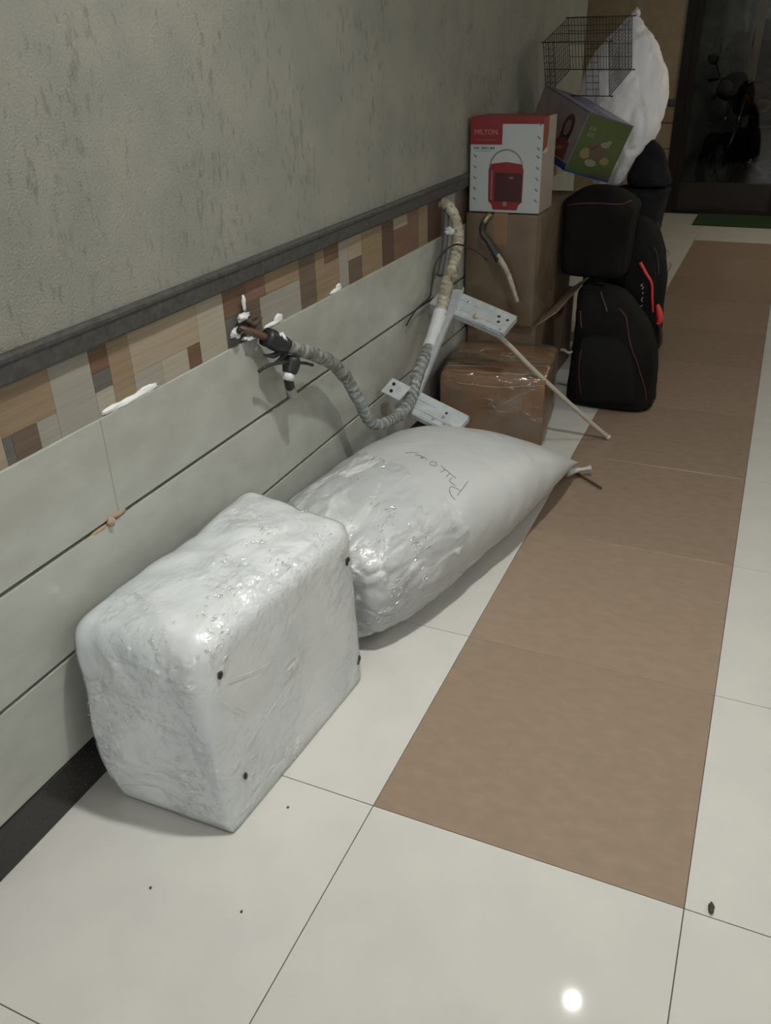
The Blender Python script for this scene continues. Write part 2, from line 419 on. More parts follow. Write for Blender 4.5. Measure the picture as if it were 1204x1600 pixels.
# ceiling lamps (above the frame; the floor mirrors one, others are added fill)
M_ring = mat('lamp_ring', (.12, .12, .12), rough=.6)
for i, (x, y, R1, PW, LB) in enumerate(LAMPS):
    L_ = thing('ceiling_light', (x, y, CEIL - .03))
    tag(L_, LB, 'light')
    M_led = mat('lamp_diffuser', LAMP_COL if i < 5 else (1.0, .86, .66), emit=PW)
    V = []; F = []
    n = 24
    V = [(x + R1 * math.cos(2 * math.pi * k / n), y + R1 * math.sin(2 * math.pi * k / n), CEIL - .012) for k in range(n)]
    put('diffuser', V, [list(range(n))[::-1]], M_led, L_)
    dc = .072 if i == 0 else .014            # the main lamp is a deep can that narrows its beam
    prof = [(R1 + .002, 0), (R1 + .017, 0), (R1 + .02, -.006), (R1 + .014, -dc), (R1 + .002, -dc)]
    V = []; F = []
    for k in range(n):
        a = 2 * math.pi * k / n
        for r, z in prof: V.append((x + r * math.cos(a), y + r * math.sin(a), CEIL + z))
    m5 = len(prof)
    for k in range(n):
        for q in range(m5):
            F.append([k * m5 + q, k * m5 + (q + 1) % m5, ((k + 1) % n) * m5 + (q + 1) % m5, ((k + 1) % n) * m5 + q])
    put('lamp_ring', V, F, M_ring, L_, smooth=False)

for x, y, z, dx, dy, PW, LB in FILL_TUBES:
    T_ = tag(thing('fill_tube_light', (x, y, z)), LB, 'light')
    put('tube', *tube_vf([(x - .6 * dx, y - .6 * dy, z), (x + .6 * dx, y + .6 * dy, z)], .016, 14, 1), mat('fill_tube_glow', (.97, .985, 1.0), emit=PW), T_, smooth=True)
    put('fill_tube_housing', *box_vf(x - .62 * dx - .03 * dy * 0 - .001 + (.03 if dy else 0), y - .62 * dy - .001 - (.055 if dx else 0), z - .03, x + .62 * dx + .001 + (.055 if dy else 0), y + .62 * dy + .001 - (.03 if dx else 0), z + .03, bevel=.0), M_ring, T_)
# ---------------------------------------------------------------- glass door
M_alu = mat('brown_aluminium', (.014, .011, .009), rough=.5, spec=.2)
M_alu2 = mat('brown_aluminium_rail', (.026, .022, .018), rough=.5, spec=.25)
M_glass = bpy.data.materials.new('door_glass'); M_glass.use_nodes = True
nt = M_glass.node_tree; nt.nodes.clear(); o_ = nd(nt, 'ShaderNodeOutputMaterial'); t_ = nd(nt, 'ShaderNodeBsdfTransparent'); t_.inputs[0].default_value = (.66, .66, .64, 1)
g_ = nd(nt, 'ShaderNodeBsdfGlossy'); g_.inputs['Roughness'].default_value = .02; fr_ = nd(nt, 'ShaderNodeFresnel'); x_ = nd(nt, 'ShaderNodeMixShader')
nt.links.new(fr_.outputs[0], x_.inputs[0]); nt.links.new(t_.outputs[0], x_.inputs[1]); nt.links.new(g_.outputs[0], x_.inputs[2]); nt.links.new(x_.outputs[0], o_.inputs[0])
dr = thing('door_1', (1.05, YB + .03, 0)); dr['kind'] = 'structure'
puts('door_frame', [box_vf(.166, YB - .02, 0, .235, YB + .09, 2.3), box_vf(1.88, YB - .02, 0, 1.949, YB + .09, 2.3), box_vf(.235, YB - .02, 2.23, 1.88, YB + .09, 2.3)], M_alu, dr)
puts('door_stile', [box_vf(.237, YB + .01, .012, .285, YB + .055, 2.228), box_vf(1.03, YB + .01, .012, 1.075, YB + .055, 2.228), box_vf(1.085, YB + .01, .012, 1.13, YB + .055, 2.228), box_vf(1.83, YB + .01, .012, 1.878, YB + .055, 2.228)], M_alu, dr)
puts('bottom_rail', [box_vf(.285, YB + .008, .012, 1.03, YB + .057, .26), box_vf(1.13, YB + .008, .012, 1.83, YB + .057, .26)], M_alu2, dr)
puts('rail_lip', [box_vf(.285, YB - .004, .04, 1.03, YB + .008, .055), box_vf(1.13, YB - .004, .04, 1.83, YB + .008, .055)], M_alu2, dr)
puts('glass_pane', [box_vf(.283, YB + .03, .258, 1.032, YB + .036, 2.23), box_vf(1.128, YB + .03, .258, 1.832, YB + .036, 2.23)], M_glass, dr)
put('threshold', *box_vf(.235, YB - .02, 0, 1.88, YB + .09, .010), M_alu, dr)

# ================================================================= OBJECTS
# green mat at the door
M_green = mat('green_mat_pile', (.010, .045, .008), rough=.95, col2=(.006, .027, .005), nscale=120, bump=.004, bscale=300)
gm = tag(box('door_mat', (.485, 6.62, .0005), (1.72, 7.17, .012), M_green, bevel=.003), 'dark green doormat on the floor in front of the glass door', 'mat')

# ---- film-wrapped suitcase
M_case = mat('white_foam_wrap', (.80, .835, .85), rough=.5, col2=(.66, .71, .735), nscale=4.5, lo=.35, hi=.62, bump=.0015, bscale=25, detail=3)
M_film1 = film('stretch_film', white=.20, scale=10, stretch=(1, .7, 1.2), bump=.013, gloss=.5, rough=.2)
M_rub = mat('dark_rubber', (.02, .02, .022), rough=.6)
cb = [(.086, -.175), (.348, -.170), (.383, .340), (.118, .356)]
ct = [(.024, -.158), (.318, -.150), (.366, .376), (.052, .43)]
HC = .432
def case_vf(n=26, pad=0):
    bm = bmesh.new()
    bmesh.ops.create_cube(bm, size=2)
    bmesh.ops.subdivide_edges(bm, edges=bm.edges[:], cuts=n, use_grid_fill=True)
    for v in bm.verts:
        p_ = v.co.copy()
        R_ = (.10 / .15, .10 / .27, .10 / .21)
        q = Vector(p_)
        # round the corners, more at the top and the ends
        rr = (.085, .055, .075) if p_.z > 0 else (.03, .03, .012)
        hx, hy, hz = .135, .265, HC / 2
        X = Vector((p_.x * hx, p_.y * hy, p_.z * hz)); rad = rr[0] * .62 if p_.z > 0 else .015
        rad = .012 + .024 * max(0, min(1, (p_.z + 1) / 1.6)) ** 1.2
        if p_.x > 0: rad *= .7 + .5 * max(0, p_.z)
        I = Vector([max(-h + rad, min(h - rad, c)) for h, c in zip((hx, hy, hz), X)])
        D = X - I
        if D.length > 1e-6 and D.length > rad: X = I + D.normalized() * rad
        a = (X.x / hx + 1) / 2; b = (X.y / hy + 1) / 2; c = (X.z / hz + 1) / 2
        def lerp(P):
            x = (1 - b) * ((1 - a) * P[0][0] + a * P[1][0]) + b * ((1 - a) * P[3][0] + a * P[2][0])
            y = (1 - b) * ((1 - a) * P[0][1] + a * P[1][1]) + b * ((1 - a) * P[3][1] + a * P[2][1])
            return x, y
        x0, y0 = lerp(cb); x1, y1 = lerp(ct)
        x = x0 + (x1 - x0) * c; y = y0 + (y1 - y0) * c
        # bellies: near face and wall side bulge at mid-upper height
        s = max(0, math.sin(math.pi * max(0, min(1, c)))) ** .8
        y -= .020 * s * max(0, 1 - 2 * b) * (1 - .5 * a)
        x -= .020 * math.sin(math.pi * c * .9) * (1 - a) * max(0, 1 - 1.5 * b)
        z = c * HC
        z += (.018 * math.sin(math.pi * b) * math.sin(math.pi * a) - .018 * (1 - b) * (1 - a) - .006 * b) * c
        # crumple
        P3 = Vector((x, y, z))
        am = .006 * min(1, c * 3) * (1.5 if a < .93 else .35)
        dv = Vector((a - .5, b - .5, (c - .5))).normalized()
        fold = (1 - abs(nz((P3.x * 1.0, P3.y * .8, P3.z * 1.2), 7, 5)) * 2.4)
        k = nz(P3, 6, 2) * am * 1.6 + nz(P3, 17, 4) * am * .7 + max(0, fold - .75) * am * 2.2
        P3 += dv * k
        if P3.z < .001: P3.z = .001
        P3.x = max(P3.x, .012)
        v.co = P3
    return take(bm)
cvf = case_vf()
sc = thing('wrapped_suitcase', (.23, .09, 0))
tag(sc, 'bulky suitcase in white foam and clear stretch film, nearest thing on the floor', 'suitcase')
put('foam_wrap', *cvf, M_case, sc, smooth=True)
put('stretch_film', *shell(cvf, .0028), M_film1, sc, smooth=True)
# small dark rubber feet poking through the film on the right side
cbv = BVHTree.FromPolygons(cvf[0], cvf[1])
for i, (y, z) in enumerate([(-.112, .352), (-.108, .098), (.330, .345), (.335, .065)]):
    q, nn, _, _ = cbv.ray_cast(Vector((.8, y, z)), Vector((-1, 0, 0)))
    m_ = frame_m(q, (0, 1, 0), (0, 0, 1))
    bits = []
    for k in range(4):
        a = random.uniform(0, 6.28); r = random.uniform(.0, .008)
        bm = bmesh.new(); bmesh.ops.create_icosphere(bm, subdivisions=2, radius=1)
        sx = random.uniform(.003, .006); sz = random.uniform(.003, .009)
        for v in bm.verts: v.co = q + Vector((v.co.x * .0035 + .002, v.co.y * sx + r * math.cos(a), v.co.z * sz + r * math.sin(a)))
        bits.append(take(bm))
    put('rubber_foot', *merge(*bits), M_rub, sc, smooth=True)
# loose folded film seams on the right side
M_seam = mat('film_crease', (.62, .63, .62), rough=.2)
M_seam2 = mat('film_fold', (.36, .33, .28), rough=.2)
for pts in [[(.37, -.10, .33), (.37, -.03, .30), (.37, .02, .285)], [(.37, -.13, .30), (.37, -.075, .23)], [(.37, -.10, .16), (.37, .03, .19)],
            [(.37, -.09, .13), (.37, -.06, .12)], [(.2, -.2, .33), (.12, -.2, .30), (.05, -.19, .26)], [(.10, -.2, .05), (.20, -.2, .08), (.28, -.2, .06)],
            [(.24, .0, .45), (.25, .05, .45)], [(.1, -.05, .45), (.15, -.07, .45)]]:
    snap_tube('film_crease', cvf, pts, .0006, M_seam, sc, off=.0030)

# ---- big white sack of pillows
M_sack = mat('white_plastic_sack', (.50, .52, .525), rough=.42, col2=(.475, .495, .505), nscale=5, bump=.0012, bscale=30)
def sack_ridge(u, th, v):
    e = max(0, 1 - u / .42)                      # gathers fan out from the near end
    s_ = math.sin(th * 13 + 2.5 * nz(v, 4, 2)) * math.sin(th)
    f_ = abs(nz((v.x * 1.4, v.y * .5, v.z * 1.4), 17, 6))
    g_ = abs(nz((v.x, v.y * .7, v.z), 34, 8))
    return min(1, e * 1.6) * (.0035 * s_ + .0015 * math.sin(th * 31 + 4 * nz(v, 6, 9)) - .032 * max(0, .26 - f_) - .016 * max(0, .2 - g_))
rings = [((.205, .428, .145), .02, .015, 2), ((.205, .434, .145), .12, .09, 2.2), ((.212, .450, .15), .178, .135, 2.4), ((.222, .52, .158), .214, .160, 2.5), ((.243, .66, .163), .240, .172, 2.5),
         ((.272, .84, .165), .258, .17, 2.4), ((.298, 1.04, .158), .280, .163, 2.3), ((.318, 1.22, .145), .287, .150, 2.15), ((.328, 1.38, .125), .290, .125, 2.0),
         ((.330, 1.50, .098), .291, .090, 1.8), ((.332, 1.58, .07), .293, .05, 1.6), ((.335, 1.62, .05), .292, .020, 1.5), ((.335, 1.635, .042), .285, .004, 1.5)]
pvf = loft_vf(rings, nseg=190, sub=15, amp=.006, scale=6, seed=3, zmin=.0015, axes=((1, 0, 0), (0, 0, 1)), ridge=sack_ridge)
# the far corners of the sack reach further than the edge between them
for v in pvf[0]:
    t = (v.x - .33) / .29
    if v.y > 1.2:
        k = min(1, (v.y - 1.2) / .42)
        v.y -= (.085 * k * (1 - abs(t) ** 2.2))
    if v.x < .012: v.x = .012
sk = thing('pillow_sack', (.3, 1.0, 0))
tag(sk, 'plump white plastic sack with handwriting lying between the wrapped suitcase and the cartons', 'sack')
put('sack_body', *pvf, M_sack, sk, smooth=True)
M_film2 = film('sack_film', white=.30, scale=12, stretch=(.9, .45, 1), bump=.011, gloss=.22, tint=(.90, .93, .94), rough=.19)
put('film_cover', *shell(pvf, .0025, keep=lambda c: c.y < .86 + .10 * nz(c, 7, 1) + (c.x - .25) * -.35 and c.y > .40), M_film2, sk, smooth=True)
# knotted corner
tube('tied_corner', [(.600, 1.555, .040), (.628, 1.60, .034), (.645, 1.622, .030), (.668, 1.632, .034)], .014, M_sack, sk, rfun=lambda u, a: .017 - .026 * u + .021 * u * u * u + .002 * math.sin(3 * a), sides=12)
# handwriting
M_ink = mat('marker_ink', (.06, .06, .075), rough=.6)
HAND = []                      # filled below from strokes on the sack
def stroke(pts, r=.0008):
    snap_tube('handwriting', pvf, pts, r, M_ink, sk, off=.0004, n=5, sides=4)
WRITE = [
 [(0.461, 0.882, 0.297), (0.461, 0.840, 0.295), (0.459, 0.803, 0.292)],
 [(0.460, 0.827, 0.295), (0.447, 0.826, 0.301), (0.435, 0.819, 0.306), (0.438, 0.801, 0.304), (0.447, 0.789, 0.297), (0.459, 0.786, 0.288)],
 [(0.443, 0.834, 0.303), (0.433, 0.837, 0.307), (0.423, 0.842, 0.311), (0.424, 0.861, 0.312)],
 [(0.432, 0.866, 0.309), (0.414, 0.875, 0.316), (0.395, 0.884, 0.322), (0.379, 0.894, 0.326)],
 [(0.412, 0.875, 0.317), (0.410, 0.862, 0.316), (0.409, 0.853, 0.316)],
 [(0.395, 0.883, 0.322), (0.393, 0.873, 0.322), (0.390, 0.863, 0.322)],
 [(0.362, 0.902, 0.329), (0.352, 0.904, 0.330), (0.347, 0.893, 0.330), (0.351, 0.884, 0.330), (0.361, 0.880, 0.329), (0.368, 0.885, 0.328), (0.367, 0.894, 0.328), (0.362, 0.902, 0.329)],
 [(0.334, 0.901, 0.330), (0.322, 0.920, 0.329), (0.314, 0.921, 0.329), (0.312, 0.914, 0.329), (0.317, 0.917, 0.329), (0.308, 0.929, 0.328), (0.294, 0.937, 0.326), (0.286, 0.933, 0.325)],
 [(0.287, 0.951, 0.325), (0.268, 0.949, 0.324), (0.254, 0.936, 0.325)],
]
for s_ in WRITE: stroke(s_)

# thin metallic tubes along the wrinkles, standing in for glints on the film
M_glint = mat('film_glint', (.90, .92, .92), rough=.22, metal=.8)
def wrinkles(name, vf, centres, parent, n, spread, length, r, seed, off=.0032, main=(0, 0, 1), mat_=None):
    rnd = random.Random(seed); bv_ = BVHTree.FromPolygons([Vector(v) for v in vf[0]], vf[1]); parts = []
    for c in centres:
        for k in range(n):
            p_ = Vector(c) + Vector([rnd.gauss(0, spread) for _ in range(3)])
            d_ = (Vector(main) * rnd.choice((-1, 1)) + Vector([rnd.uniform(-1, 1) for _ in range(3)]) * .9).normalized()
            L_ = length * rnd.uniform(.3, 1.2); pts = []
            for t in (-.5, 0, .5):
                q, nn, _, _ = bv_.find_nearest(p_ + d_ * L_ * t + Vector([rnd.uniform(-.12, .12) * L_ for _ in range(3)]))
                pts.append(q + nn * off)
            rr = r * rnd.uniform(.5, 1.3)
            parts.append(tube_vf(pts, rr, 5, 3, rfun=lambda u, a, rr=rr: rr * (.25 + math.sin(math.pi * min(1, max(0, u)))) * .8))
    o = put(name, *merge(*parts), mat_ or M_glint, parent, smooth=True); o['kind'] = 'stuff'
    return o
wrinkles('film_wrinkle_glints', cvf, [(0.281, -0.055, 0.432), (0.316, -0.079, 0.415), (0.27, 0.005, 0.433), (0.23, 0.102, 0.44), (0.229, 0.177, 0.442), (0.221, 0.229, 0.443), (0.255, 0.237, 0.438), (0.249, 0.374, 0.421), (0.328, 0.286, 0.427), (0.317, 0.142, 0.436), (0.233, -0.137, 0.425), (0.31, -0.121, 0.414), (0.054, -0.176, 0.24), (0.092, -0.19, 0.15)], sc, 10, .015, .013, .0013, 5, main=(.4, 1, .3))
wrinkles('film_wrinkle_glints', pvf, [(0.235, 0.832, 0.335), (0.302, 0.641, 0.332), (0.348, 0.615, 0.317), (0.346, 0.56, 0.308), (0.439, 0.582, 0.243), (0.427, 0.591, 0.263), (0.417, 0.488, 0.19), (0.412, 0.478, 0.168), (0.454, 0.566, 0.18), (0.131, 0.761, 0.32), (0.211, 0.717, 0.335), (0.436, 0.632, 0.271), (0.36, 0.508, 0.285), (0.393, 0.46, 0.117)], sk, 8, .017, .020, .0013, 6, main=(.3, 1, .4))
# ---- cartons
M_card = mat('brown_cardboard', (.27, .14, .06), rough=.55, col2=(.17, .098, .053), nscale=5, bump=.0006, bscale=70)
M_card2 = mat('tan_cardboard', (.165, .115, .070), rough=.6, col2=(.135, .093, .057), nscale=6, bump=.0006, bscale=70)
M_cardt = mat('cardboard_top', (.30, .225, .155), rough=.55, col2=(.25, .185, .125), nscale=6)
M_tape = mat('brown_packing_tape', (.26, .16, .085), rough=.22, coat=.6)
M_film3 = film('carton_film', white=.08, scale=9, stretch=(.6, 1.3, .8), bump=.011, gloss=.35, tint=(.62, .60, .55), lo=.45, hi=.75, rough=.12)
def soft_box(name, dims, m4, mat_, parent, cuts=8, amp=.004, seed=0, rad=.008, sag=0):
    bm = bmesh.new(); bmesh.ops.create_cube(bm, size=2); bmesh.ops.subdivide_edges(bm, edges=bm.edges[:], cuts=cuts, use_grid_fill=True)
    hx, hy, hz = [d / 2 for d in dims]
    for v in bm.verts:
        X = Vector((v.co.x * hx, v.co.y * hy, v.co.z * hz))
        I = Vector([max(-h + rad, min(h - rad, c)) for h, c in zip((hx, hy, hz), X)]); D = X - I
        if D.length > rad: X = I + D.normalized() * rad
        X += Vector((v.co.x, v.co.y, v.co.z)).normalized() * (nz(X, 7, seed) * amp)
        if sag and v.co.z > .95: X.z -= sag * (1 - v.co.x ** 2) * (1 - v.co.y ** 2)
        if X.z < -hz: X.z = -hz
        v.co = m4 @ (X + Vector((hx, hy, hz)))
    return take(bm)
def rotz(o, deg): return Matrix.Translation(Vector(o)) @ Matrix.Rotation(math.radians(deg), 4, 'Z')
# front carton (film wrapped), rotated a little
c1 = thing('wrapped_carton', (.25, 1.98, 0))
tag(c1, 'brown carton under crinkled clear film on the floor behind the pillow sack', 'box')
m4 = rotz((.055, 1.755, .001), 7.5)
v1 = soft_box('carton', (.395, .40, .272), m4, M_card, c1, amp=.004, seed=4, rad=.010)
put('carton_body', *v1, M_card, c1, smooth=False)
puts('packing_tape', [xf(box_vf(.0, .172, .2735, .395, .228, .2755), m4), xf(box_vf(.396, .172, .19, .398, .228, .2755), m4)], M_tape, c1)
sh = soft_box('film', (.407, .412, .284), rotz((.049, 1.749, .001), 7.5), M_card, c1, cuts=14, amp=.012, seed=9, rad=.02)
put('stretch_film', *sh, M_film3, c1, smooth=True)
# loose folds of the film over the top edge
for i, pts in enumerate([[(.10, 1.765, .292), (.20, 1.77, .294), (.32, 1.80, .292), (.44, 1.83, .290)], [(.06, 1.80, .292), (.22, 1.84, .293), (.36, 1.83, .292), (.43, 1.82, .289)],
            [(.12, 1.752, .24), (.28, 1.77, .235), (.44, 1.80, .25)], [(.30, 1.775, .17), (.36, 1.785, .21), (.44, 1.80, .245)]]):
    snap_tube('film_fold', sh, pts, .0009, M_seam2, c1, off=.001)
wrinkles('film_wrinkle_glints', sh, [(0.063, 1.97, 0.287), (0.152, 2.022, 0.286), (0.226, 1.996, 0.283), (0.271, 1.973, 0.282), (0.387, 1.824, 0.281), (0.37, 1.801, 0.275), (0.415, 1.811, 0.277), (0.089, 1.752, 0.257), (0.186, 1.764, 0.24), (0.327, 1.787, 0.237), (0.261, 1.773, 0.17), (0.362, 1.796, 0.221)], c1, 7, .014, .035, .0010, 8, off=.001, main=(1, .2, 0), mat_=mat('carton_glint', (.50, .46, .40), rough=.25, metal=.6))  # metallic tubes stand in for glints on this film too
# open carton behind it
c2 = thing('open_carton', (.15, 2.6, 0))
tag(c2, 'open tan carton with raised flaps on the floor beneath the taller stacked carton', 'box')
put('carton_body', *merge(box_vf(.012, 2.20, .001, .30, 2.204, .345), box_vf(.012, 2.90, .001, .30, 2.904, .345), box_vf(.012, 2.204, .001, .016, 2.90, .345),
     box_vf(.296, 2.204, .001, .300, 2.90, .345), box_vf(.016, 2.204, .001, .296, 2.90, .005), box_vf(.016, 2.204, .33, .296, 2.90, .345)), M_card2, c2)
fl = Matrix.Translation(Vector((.297, 2.21, .345))) @ Matrix.Rotation(math.radians(-38), 4, 'Y')
put('flap', *xf(box_vf(0, 0, 0, .10, .66, .004), fl), M_cardt, c2)
fl = Matrix.Translation(Vector((.012, 2.202, .345))) @ Matrix.Rotation(math.radians(14), 4, 'X')
put('flap', *box_vf(.02, 2.205, .3455, .29, 2.45, .3495), M_cardt, c2)
# tall carton on top
c3 = thing('taped_carton', (.15, 2.5, .352))
tag(c3, 'large tan taped carton stacked under the red and white box', 'box')
v3 = soft_box('c', (.286, .66, .428), rotz((.006, 2.165, .352), 0), M_card2, c3, amp=.003, seed=14, rad=.006)
# cardboard body; its top takes the paler, cleaner board
bmf = []
for f in v3[1]:
    c = sum((v3[0][i] for i in f), Vector()) / len(f); bmf.append(0)
put('carton_body', *v3, M_card2, c3)
puts('packing_tape', [box_vf(.120, 2.164, .7805, .176, 2.82, .7825), box_vf(.120, 2.162, .67, .176, 2.164, .7825)], M_tape, c3)
sh3 = soft_box('film', (.292, .67, .433), rotz((.003, 2.159, .352), 0), M_card2, c3, cuts=12, amp=.008, seed=21, rad=.012)
M_film4 = film('carton_clear_film', white=.035, scale=10, stretch=(1, .5, 1.5), bump=.008, gloss=.14, tint=(.6, .58, .5), rough=.14)
put('stretch_film', *shell((sh3[0], sh3[1]), 0, keep=lambda c: c.z < .776), M_film4, c3, smooth=True)

# ---- red and white flask box
M_wh = mat('white_print_card', (.40, .43, .425), rough=.4)
M_redp = mat('red_print', (.185, .014, .018), rough=.4)
M_dred = mat('dark_red_print', (.045, .010, .012), rough=.35)
M_sil = mat('silver_print', (.20, .15, .145), rough=.4)
M_ltx = mat('white_lettering', (.36, .17, .16), rough=.5)
M_gtx = mat('grey_lettering', (.12, .12, .12), rough=.5)
M_pk = mat('faded_red_side', (.24, .135, .115), rough=.45)
x0, x1, y0, y1, z0, z1 = .0145, .290, 2.176, 2.364, .7835, 1.114
rb = thing('flask_box', ((x0 + x1) / 2, (y0 + y1) / 2, z0))
tag(rb, 'red and white box with a red flask picture on top of the large tan carton', 'box')
vs, fs = box_vf(x0, y0, z0, x1, y1, z1, bevel=.0015)
put('box_body', vs, fs, M_wh, rb)
puts('red_lid_panel', [box_vf(x0, y0 - .0006, z1 - .022, x1, y0, z1), box_vf(x0, y0 - .0006, z1 + .0002, x1, y1, z1 + .0008)], M_redp, rb)
FM = frame_m((x0, y0 - .0007, z0), (1, 0, 0), (0, 0, 1))
W_, H_ = x1 - x0, z1 - z0
put('red_label', *plate_vf([(.0, H_ - .092), (.123, H_ - .092), (.123, H_ - .0), (0, H_ - .0)], FM), M_redp, rb)
put('lettering', *text_vf('MILTON', .0245, FM @ Matrix.Translation((.060, H_ - .050, .0008)), bold=.0002), M_ltx, rb)
put('lettering', *plate_vf([(.024, H_ - .077), (.10, H_ - .077), (.10, H_ - .0755), (.024, H_ - .0755)], FM @ Matrix.Translation((0, 0, .0008))), M_sil, rb)
puts('small_print', [plate_vf([(a, H_ - .108), (b, H_ - .108), (b, H_ - .100), (a, H_ - .100)], FM) for a, b in ((.014, .019), (.021, .026), (.028, .034), (.044, .049), (.051, .056), (.058, .063), (.067, .071), (.077, .085), (.087, .094))], M_gtx, rb)
put('lettering', *plate_vf([(.020, H_ - .115), (.080, H_ - .115), (.080, H_ - .1138), (.020, H_ - .1138)], FM), M_sil, rb)
# flask picture
fx, fw, fb, ft_ = .142, .066, .010, .180
body = [(fx - fw * .72, fb), (fx + fw * .72, fb), (fx + fw * .80, fb + .018), (fx + fw, fb + .03), (fx + fw * 1.02, ft_ - .03), (fx + fw * .94, ft_ - .008), (fx, ft_), (fx - fw * .94, ft_ - .008), (fx - fw * 1.02, ft_ - .03), (fx - fw, fb + .03), (fx - fw * .80, fb + .018)]
put('flask_picture', *plate_vf(body, FM), M_redp, rb)
put('flask_window', *plate_vf([(fx - fw * .62, fb + .03), (fx + fw * .95, fb + .03), (fx + fw * .95, ft_ - .038), (fx - fw * .62, ft_ - .038)], FM @ Matrix.Translation((0, 0, .0008))), M_dred, rb)
puts('flask_highlight', [plate_vf([(fx - fw * .86, fb + .035), (fx - fw * .78, fb + .035), (fx - fw * .78, ft_ - .03), (fx - fw * .86, ft_ - .03)], FM @ Matrix.Translation((0, 0, .0008))),
    plate_vf(ell(fx, fb + .022, .009, .009, 14), FM @ Matrix.Translation((0, 0, .0016))), plate_vf(ell(fx + .022, ft_ - .055, .010, .0035, 12), FM @ Matrix.Translation((0, 0, .0016)))], M_sil, rb)
arc = [FM @ Vector((fx + fw * .95 * math.cos(a), ft_ - .02 + .062 * math.sin(a), .0006)) for a in [math.pi * k / 16 for k in range(17)]]
tube('flask_handle', arc, .0022, M_sil, rb, n=1, sides=5)
tk = []
for k in range(5):
    for xx in (.013, W_ - .022):
        zz = H_ - .135 - k * .038
        tk.append(plate_vf([(xx, zz + .007), (xx + .004, zz + .009), (xx + .014, zz), (xx + .010, zz - .003)], FM))
for zz in (H_ - .025, H_ - .07, H_ - .107):
    tk.append(plate_vf([(W_ - .022, zz + .007), (W_ - .018, zz + .009), (W_ - .008, zz), (W_ - .012, zz - .003)], FM @ Matrix.Translation((0, 0, .0001))))
puts('border_mark', [*tk], M_gtx, rb)
SM = frame_m((x1 + .0004, y0, z0), (0, 1, 0), (0, 0, 1))
put('side_print', *plate_vf([(0, H_ - .115), (.065, H_ - .10), (.075, H_ - .02), (.075, H_), (0, H_)], SM), M_redp, rb)
put('side_print', *plate_vf([(.0, .002), (.188, .002), (.188, H_ - .001), (.0755, H_ - .001), (.0755, H_ - .12), (0, H_ - .12)], SM @ Matrix.Translation((0, 0, -.0002))), mat('pale_side_print', (.26, .225, .19), rough=.45), rb)

# ---- tilted lunch box carton (green food picture, woman in red on its side)
def rotvec(w):
    w = Vector(w); return Matrix.Rotation(w.length, 4, w.normalized())
LM = Matrix.Translation((.280, 2.600, .887)) @ rotvec((.115, .357, .772))
lw, ll, lh = .228, .384, .230
lb = thing('picture_carton', (.28, 2.75, .82))
tag(lb, 'tilted carton with a green food picture, beside the red and white box', 'box')
M_grn = mat('green_print', (.055, .080, .016), rough=.45, col2=(.040, .060, .014), nscale=9)
M_blu = mat('blue_violet_print', (.08, .08, .15), rough=.35)
M_dblu = mat('dark_blue_print', (.02, .025, .12), rough=.4)
M_pnk = mat('pale_pink_print', (.22, .18, .175), rough=.4, col2=(.16, .13, .135), nscale=8)
put('box_body', *xf(box_vf(0, 0, 0, lw, ll, lh, bevel=.002), LM), M_pnk, lb)
gF = LM @ frame_m((0, -.0006, 0), (1, 0, 0), (0, 0, 1))
put('green_face', *plate_vf([(.002, .0), (lw - .001, .0), (lw - .001, lh - .001), (.002, lh - .001)], gF), M_grn, lb)
puts('blue_lid', [xf(box_vf(-.001, -.002, lh + .0002, lw + .001, ll + .001, lh + .003), LM)], M_blu, lb)
puts('lid_stripe', [xf(box_vf(.03, .02, lh + .003, .06, ll - .02, lh + .0036), LM), xf(box_vf(.12, .02, lh + .003, .20, ll * .5, lh + .0036), LM)], mat('pale_stripe', (.20, .20, .25), rough=.4), lb)
def pic(nm, sh_, m_, lift=.0007): puts(nm, [plate_vf(s, gF @ Matrix.Translation((0, 0, lift))) for s in sh_], m_, lb)
pic('food_picture', [ell(.060, .085, .026, .022), ell(.165, .075, .024, .016)], mat('yellow_food_print', (.16, .13, .045), rough=.5))
pic('food_picture', [ell(.115, .100, .040, .032), ell(.080, .120, .018, .014)], mat('brown_food_print', (.075, .05, .03), rough=.5), .0014)
pic('food_picture', [ell(.135, .135, .022, .012), ell(.100, .055, .030, .014), ell(.15, .148, .012, .008)], mat('pale_food_print', (.17, .165, .115), rough=.5), .0021)
pic('banner_print', [[(.0, .005), (.12, .005), (.10, .025), (.0, .022)], [(.17, .175), (.215, .172), (.215, .18), (.17, .183)]], mat('deep_green_print', (.03, .07, .018), rough=.5))
puts('small_print', [plate_vf([(.032 + a, c), (.036 + a, c), (.036 + a, c + .016), (.032 + a, c + .016)], gF @ Matrix.Translation((0, 0, .0008))) for c in (.172, .148) for a in (0, .008, .019, .027)], mat('pale_green_lettering', (.15, .17, .10), rough=.5), lb)
sF = LM @ frame_m((-.0006, ll, 0), (0, -1, 0), (0, 0, 1))       # left side; x runs towards the green face
def pic2(nm, sh_, m_, lift=.0): puts(nm, [plate_vf(s, sF @ Matrix.Translation((0, 0, lift))) for s in sh_], m_, lb)
pic2('portrait_print', [ell(.285, .145, .040, .050), [(.25, .14), (.325, .14), (.32, .07), (.295, .06), (.25, .09)]], mat('dark_hair_print', (.05, .02, .02), rough=.5))
pic2('portrait_print', [ell(.283, .142, .022, .030)], mat('skin_print', (.17, .10, .07), rough=.5), .0007)
pic2('portrait_print', [[(.22, .03), (.345, .03), (.34, .095), (.30, .105), (.27, .10), (.235, .085)]], mat('red_dress_print', (.13, .025, .025), rough=.5), .0006)
pic2('portrait_print', [[(.24, .055), (.30, .075), (.31, .065), (.25, .04)]], mat('arm_print', (.19, .12, .085), rough=.5), .0013)
